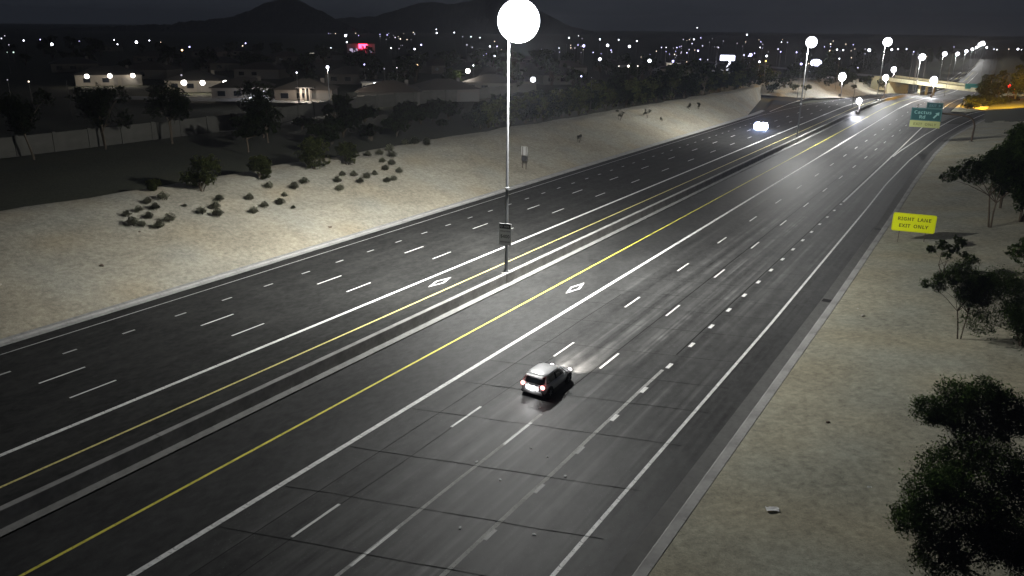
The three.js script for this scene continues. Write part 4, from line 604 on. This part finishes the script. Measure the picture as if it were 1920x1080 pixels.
  L.forEach(([X, Y, Z, d0, c0], i) => {
    const q = RL(), c = c0 === 0 && d0 < 1.6 && q < 0.58 ? (q < 0.16 ? 4 : q < 0.30 ? 5 : q < 0.44 ? 6 : 7) : c0, d = d0 * (0.45 + 0.5 * RL());
    const a = Math.atan2(-X, Y), g0 = groundZ(X, Y) + 0.3, h = Z - g0, far = Math.hypot(X, Y) > 520;
    const where = a > 0.98 ? 'in the suburb at far left' : a > 0.80 ? 'below the left mountain peak' : a > 0.60 ? 'below the long mountain ridge' : a > 0.42 ? 'right of the near light pole' : a > 0.27 ? 'above the oleander hedge' : a > 0.10 ? 'left of the freeway bridge' : 'at the right beyond the freeway bridge';
    const Lb = `${far ? 'far ' : ''}${d > 1.3 ? 'large' : d > 0.75 ? 'medium' : 'tiny'} ${['white', 'orange', 'dim greenish', 'warm white', 'dim white', 'faint', 'warm', 'violet-white'][c]} street lamp ${where}`;
    const t = thing('street_lamp', Lb, 'street lamp', X, Y, g0, 0, Lb.replace('street lamp', 'street lamps'));
    const p = part('pole', pole, darkSteel, t); p.scale.set(1, h + d * 0.4, 1); const m = part('lamp_globe', ball, glows[c], t); m.position.y = h; m.scale.setScalar(d);
  });
  // the one whose pole stands on the lit street
  const t = thing('street_lamp', 'slim street lamp with a visible pole beside the pale lit street', 'street lamp', -126.6, 130, 4.9); part('pole', mergeGeometries([cyl(0.1, 0.06, 8, 0, 0, 0, 8), cyl(0.16, 0.16, 0.5, 0, 3.2, 0, 8)]), steel, t); const m = part('lamp_globe', ball, glows[0], t); m.position.y = 8.1; m.scale.setScalar(0.62);
  const l = new THREE.PointLight(0xfff6ea, 420, 0, 2); l.name = 'street_light'; l.position.set(0, 7.55, 0); l.castShadow = true; l.shadow.radius = 8; t.add(l);
}
// dark trees among the houses
{
  const P = [0, 1].map(k => makeTree('suburb_tree', 'dark tree among the houses of the suburb', 'tree', -150 - 20 * k, 185 + 25 * k, 5, 1200 + k * 9, blobClumps(160 + k, 10, 2.6, 2.4, 6, 1.3, 2.0), 1300, 0.34, leafDark, 0.2, 2, 'dark trees among the houses', 0.95)), R = mulberry(41);
  for (let k = 0; k < 110; k++) { const Y = 120 + 520 * R() * R() + 60 * R(), a = 0.18 + 0.95 * R(), X = -Math.tan(a) * Y - 20; if (X > -118 && Y < 200) continue; { const sc = 0.6 + 0.7 * R(); copyOf(P[k % 2], `${sc > 1.15 ? 'very tall' : sc > 1.0 ? 'tall' : sc > 0.85 ? 'middling' : sc > 0.72 ? 'low' : 'very low'} dark tree ${distance(X, Y)} ${bearing(X, Y)}`, X, Y, groundZ(X, Y), R() * 6, sc); } }
}

// ------------------------------------------------------------------ bridge, far slopes, short lamps by the road
{
  const A = [-46, 424], B = [58, 362], d = Math.hypot(B[0] - A[0], B[1] - A[1]), t = thing('bridge', 'pale road bridge with yellow light painted in crossing the freeway in the distance', 'bridge', A[0], A[1], 0, Math.atan2(B[1] - A[1], B[0] - A[0]));
  const zAt = x => 1.2 - 2.6 * Math.min(1, x / 60);
  const sheetRun = (x0, x1, n, prof, z) => toCreasedNormals(grid(prof.length - 1, n, (i, j) => { const x = x0 + (x1 - x0) * j / n; return new THREE.Vector3(x, zAt(x) + prof[i][1], prof[i][0] + z); }, (i, j) => [prof[i][0] + prof[i][1], x0 + (x1 - x0) * j / n]), 0.5);
  for (let x = -8; x < 108; x += 11.6) part('parapet', sheetRun(x, x + 11.5, 4, [[0.3, -0.9], [0.3, 0], [0, 0], [0, -0.9]], 7), concreteYellowLit, t);
  part('deck', sheetRun(-8, 108, 20, [[7.4, -0.9], [7.4, -1.65], [-7.4, -1.65], [-7.4, -0.9], [7.4, -0.9]], 0), concreteYellowLit, t);
  part('parapet', sheetRun(-8, 108, 20, [[0.3, -0.9], [0.3, 0], [0, 0], [0, -0.9]], -7.4), concreteYellowLit, t);
  part('abutment', box(1.2, 8, 15, -0.5, -4, 0), concreteYellowLit, t); part('wing_wall', (() => { const g = box(9, 5.4, 0.5, -4.5, -2.0, 7.6); return g; })(), concreteYellowLit, t);
  for (const z of [-5, 0, 5]) part('pier', cyl(0.6, 0.6, 8, 15, -8.6, z, 12), concreteYellowLit, t);
  part('abutment', box(1.2, 8, 15, 54, -5.4, 0), concreteYellowLit, t);
  const gs = thing('road_sign', 'small green sign fixed to the bridge parapet', 'sign', -14.5, 397, -0.1, 0); part('sign_panel', rbox(5.2, 2.2, 0.1, 0.03, 0, 0, 0.0), mat(0.03, 0.20, 0.19), gs); part('bracket', box(3.6, 0.2, 0.8, 0, 0.2, -0.45), darkSteel, gs);
  const st = part('street', grid(1, 14, (i, j) => { const x = -8 - 150 * j / 14, s = Math.atan2(B[1] - A[1], B[0] - A[0]); return W(A[0] + Math.cos(s) * x - Math.sin(s) * (i ? 6.5 : -6.5), A[1] + Math.sin(s) * x + Math.cos(s) * (i ? 6.5 : -6.5), 1.0 + 0.012 * j * 10); }), new THREE.MeshStandardMaterial({ roughness: 0.9, map: concreteTex(75, 0.2) }), scene);
  tag(st, 'cross street running level to the left from the bridge', 'street', null, 'structure');
  // soil mound between ramp and bridge
  const g = grid(14, 40, (i, j) => { const Y = 292 + j * 3.6, toe = -49.8 - Math.max(0, 316 - Y) * 0.35, k = i / 14, X = toe - 30 * k, top = 4.6 - 0.035 * (Y - 292); return W(X, Y, roadZ(Y) - 0.05 + (top - roadZ(Y)) * smooth(0, 0.62, k) * smooth(288, 312, Y) + 0.35 * N(X * 0.25, Y * 0.2)); });
  tag(part('soil_bank', g, soilLeft, scene), 'soil mound between the entry ramp and the bridge', 'embankment', null, 'structure');
}
function shortLamp(label, X, Y, Z, h, r, cd, post = true) {
  const t = thing('short_lamp', label, 'lamp', X, Y, Z); const b = new THREE.SphereGeometry(1, 18, 12); b.scale(r, r * 1.15, r); b.translate(0, h, 0); part('lamp_globe', b, lampGlass, t);
  part('post', mergeGeometries([cyl(0.2, 0.13, h - r * 0.6, 0.35, 0, 0, 10), box(0.9, 0.9, 0.9, 0.1, 0.3, 0)]), darkSteel, t);
  const l = new THREE.PointLight(0xf0f2ff, cd, 0, 2); l.name = 'short_lamp_light'; l.position.set(-0.1, h - r * 1.15 - 0.25, r * 0.4); l.castShadow = true; l.shadow.radius = 20; t.add(l); return t;
}
shortLamp('bright white lamp on a short dark post standing on the median wall', -34.3, 234, 0.5, 3.4, 0.72, 330);
shortLamp('round white lamp on a thin post left of the carriageway under the third light pole', -38.2, 312, -0.9, 7.2, 0.95, 350);
shortLamp('white lamp glaring in front of the bridge above the median', -27.2, 368, -3.4, 6.6, 1.35, 600);
shortLamp('white lamp low among the bushes on the entry ramp', -51.5, 306, -0.3, 6.6, 1.25, 400);
shortLamp('white lamp over the dark bushes at the left end of the bridge', -44.8, 388, 2.6, 3.4, 1.05, 300);
{ // ramp trees and bushes beyond the bank tip
  const P = makeTree('ramp_bush', 'dark bush on the slope by the entry ramp beyond the soil bank', 'bush', -68, 292, 3.0, 1300, blobClumps(170, 10, 2.2, 0.8, 2.6, 0.9, 1.4), 1300, 0.22, leafDark, 0.1, 4, 'dark bushes by the entry ramp', 0.9), R = mulberry(19);
  [[-72, 262, 4.6, 1.3], [-76, 272, 4.8, 1.5], [-70, 276, 4.2, 1.1], [-74, 288, 4.6, 1.4], [-78, 300, 5, 1.5], [-66, 268, 2.6, 0.9], [-64, 330, 3.2, 1.2], [-60, 345, 2.6, 1.1], [-58, 362, 1.6, 1.1], [-66, 350, 3.2, 1.4], [-61, 378, 1.0, 1.2], [-56, 392, -0.4, 1.0], [-70, 315, 4, 1.2], [-58, 318, 2.4, 0.7], [-55, 332, 1.6, 0.6], [-57, 352, 1.6, 0.8], [-53.5, 346, 0, 0.5], [-75, 340, 4, 1.7], [-50, 404, -2.5, 1.1], [-66, 385, 2, 1.6], [-72, 370, 3, 1.6]].forEach(([X, Y, Z, s], i) => copyOf(P, `${s > 1.3 ? 'large' : s > 0.9 ? 'middling' : 'small'} dark bush ${Y < 285 ? 'on the end of the soil bank' : Y < 325 ? 'beside the entry ramp' : Y < 360 ? 'on the soil mound' : 'by the left end of the bridge'}`, X, Y, Z, R() * 6, s));
  const F = makeTree('roadside_shrub', 'yellow-lit shrub on the slope of the entry ramp at left', 'shrub', -63.5, 291, 2.4, 1320, blobClumps(175, 8, 1.6, 0.4, 1.2, 0.6, 0.9), 900, 0.2, leafYellow, 0.06, 4, 'yellow-lit shrubs by the entry ramp', 0.9);
  copyOf(F, null, -72.5, 294, 6.2, 2, 1.3); copyOf(F, null, -61.5, 296, 2.2, 4, 1.0);
  { const t2 = thing('street_lamp', 'added warm yellow lamp unseen among the dark bushes of the entry ramp', 'street lamp', -73, 284, 5); part('pole', cyl(0.1, 0.07, 6.5, 0, 0, 0, 8), darkSteel, t2); const g2 = new THREE.SphereGeometry(0.24, 12, 8); g2.translate(0, 6.6, 0); part('lamp_globe', g2, glowMat(5, 3.3, 0.8), t2); const l2 = new THREE.PointLight(0xffc030, 520, 0, 2); l2.name = 'street_light'; l2.position.set(0, 6.6, 0); l2.castShadow = true; l2.shadow.radius = 8; t2.add(l2); }  // added lamp, there to make the entry ramp shrubs yellow
  // right side beyond the ramp: dark tall trees by the bridge
  const T = makeTree('tall_tree', 'dark conical tree in front of the right end of the bridge', 'tree', -7, 348, -3, 1340, [[0, 3, 0, 2.4], [0.5, 5, 0.4, 2.4], [-0.4, 7, 0, 2.2], [0.2, 9, 0.2, 1.8], [1.6, 3.6, 0, 2], [-1.6, 4, 0.3, 2]], 3200, 0.24, leafDark, 0.3, 1, 'dark trees before the right end of the bridge', 0.9);
  [[-3.5, 340, 1.0], [1.5, 336, 1.15], [11, 316, 1.1], [14, 324, 1.3], [6, 345, 1.2], [16, 300, 1.4], [20, 285, 1.4], [-9.5, 380, 0.9]].forEach(([X, Y, s], i) => copyOf(T, `dark conical tree ${X < -5 ? 'beside the roadway' : X < 0 ? 'at the slope foot' : X < 5 ? 'low on the slope' : X < 13 ? 'up the slope' : 'high at the right edge'} ${Y > 360 ? 'against the bridge' : Y > 330 ? 'just before the bridge' : Y > 305 ? 'a little before the bridge' : 'well before the bridge'}`, X, Y, groundZ(X, Y), i * 1.4, s));
  for (let k = 0; k < 40; k++) { const Y = 430 + 700 * R(), X = R() < 0.5 ? 4 + 90 * R() : -66 - 60 * R(); const sc = 0.9 + 0.7 * R(); copyOf(T, `${sc > 1.25 ? 'tall' : 'lower'} dark tree ${X > 0 ? 'right' : 'left'} of the freeway ${Y < 600 ? 'just beyond the bridge' : Y < 850 ? 'well beyond the bridge' : 'far off near the row of lamps'}`, X, Y, groundZ(X, Y), R() * 6, sc, 'dark trees beyond the bridge'); }
}
{ // red signals at the ramp end
  for (const [X, Y, Z, L] of [[-0.9, 345, 2.9, 'red traffic light on the left above the dark tree at the ramp end'], [0.9, 340, 2.0, 'red traffic light on the right, lower of the two at the ramp end']]) {
    const t = thing('traffic_light', L, 'traffic light', X, Y, Z); part('housing', rbox(0.7, 1.9, 0.5, 0.08, 0, 0, -0.2), blackMat, t); const g = new THREE.SphereGeometry(0.62, 16, 12); g.scale(1, 0.9, 0.5); g.translate(0, 0.5, 0.25); part('red_lens', g, glowMat(9, 0.25, 0.2), t); part('pole', cyl(0.1, 0.1, 6, 0, -6.9, -0.3, 8), darkSteel, t);
    const l = new THREE.PointLight(0xff2010, 60, 0, 2); l.name = 'red_light'; l.position.set(0, 0.5, 0.95); l.castShadow = true; l.shadow.radius = 25; t.add(l);
  }
}

// ------------------------------------------------------------------ mountains
{
  const rock = mat(0.035, 0.033, 0.034, { roughness: 1 });
  const range = (label, pts, D, deep, seed) => {
    const n = 150, cum = [0]; for (let i = 1; i < pts.length; i++) cum.push(cum[i - 1] + Math.hypot(pts[i][0] - pts[i - 1][0], pts[i][1] - pts[i - 1][1]));
    const at = s => { let i = 1; while (i < pts.length - 1 && cum[i] < s) i++; const k = (s - cum[i - 1]) / (cum[i] - cum[i - 1]); return [0, 1, 2].map(a => pts[i - 1][a] + (pts[i][a] - pts[i - 1][a]) * k); };
    const g = grid(n, 26, (i, j) => { const p = at(cum.at(-1) * i / n), k = (j - 13) / 13, f = Math.pow(1 - Math.abs(k), 0.85), r = Math.hypot(p[0], p[1]), o = k * deep, ridge = p[2] + 60; const rough = 14 * N(i * 0.33, j * 0.5, seed) + 6 * N(i * 0.9, j * 1.1, seed + 3) + 3 * N(i * 2.1, j * 2, seed + 5); return W(p[0] * (1 + o / r), p[1] * (1 + o / r), -60 + ridge * f + rough * (j === 13 ? 0.35 : f)); });
    tag(part('mountain', toCreasedNormals(g, 0.2), rock, scene), label, 'mountain', null, 'structure');
  };
  range('dark pointed mountain rising left behind the suburb', [[-2900, 1500, -10], [-2605, 1859, 14], [-2519, 1973, 30], [-2450, 2059, 46], [-2400, 2117, 77], [-2367, 2153, 98], [-2335, 2188, 110], [-2302, 2222, 107], [-2270, 2256, 87], [-2227, 2298, 58], [-2182, 2341, 25], [-2117, 2400, -1], [-2050, 2450, -30]], 3200, 500, 3);
  range('long dark mountain ridge behind the near light pole sloping down to the right', [[-3250, 2680, -5], [-3088, 2847, 8], [-2947, 2993, 35], [-2872, 3064, 51], [-2756, 3169, 61], [-2696, 3220, 84], [-2635, 3271, 105], [-2572, 3320, 129], [-2520, 3360, 132], [-2467, 3399, 123], [-2380, 3461, 137], [-2269, 3534, 151], [-2156, 3605, 123], [-2039, 3672, 79], [-1968, 3711, 34], [-1896, 3748, 15], [-1799, 3795, -12], [-1677, 3851, -26], [-1481, 3930, -40]], 4200, 700, 9);
}
renderer.render(scene, camera);
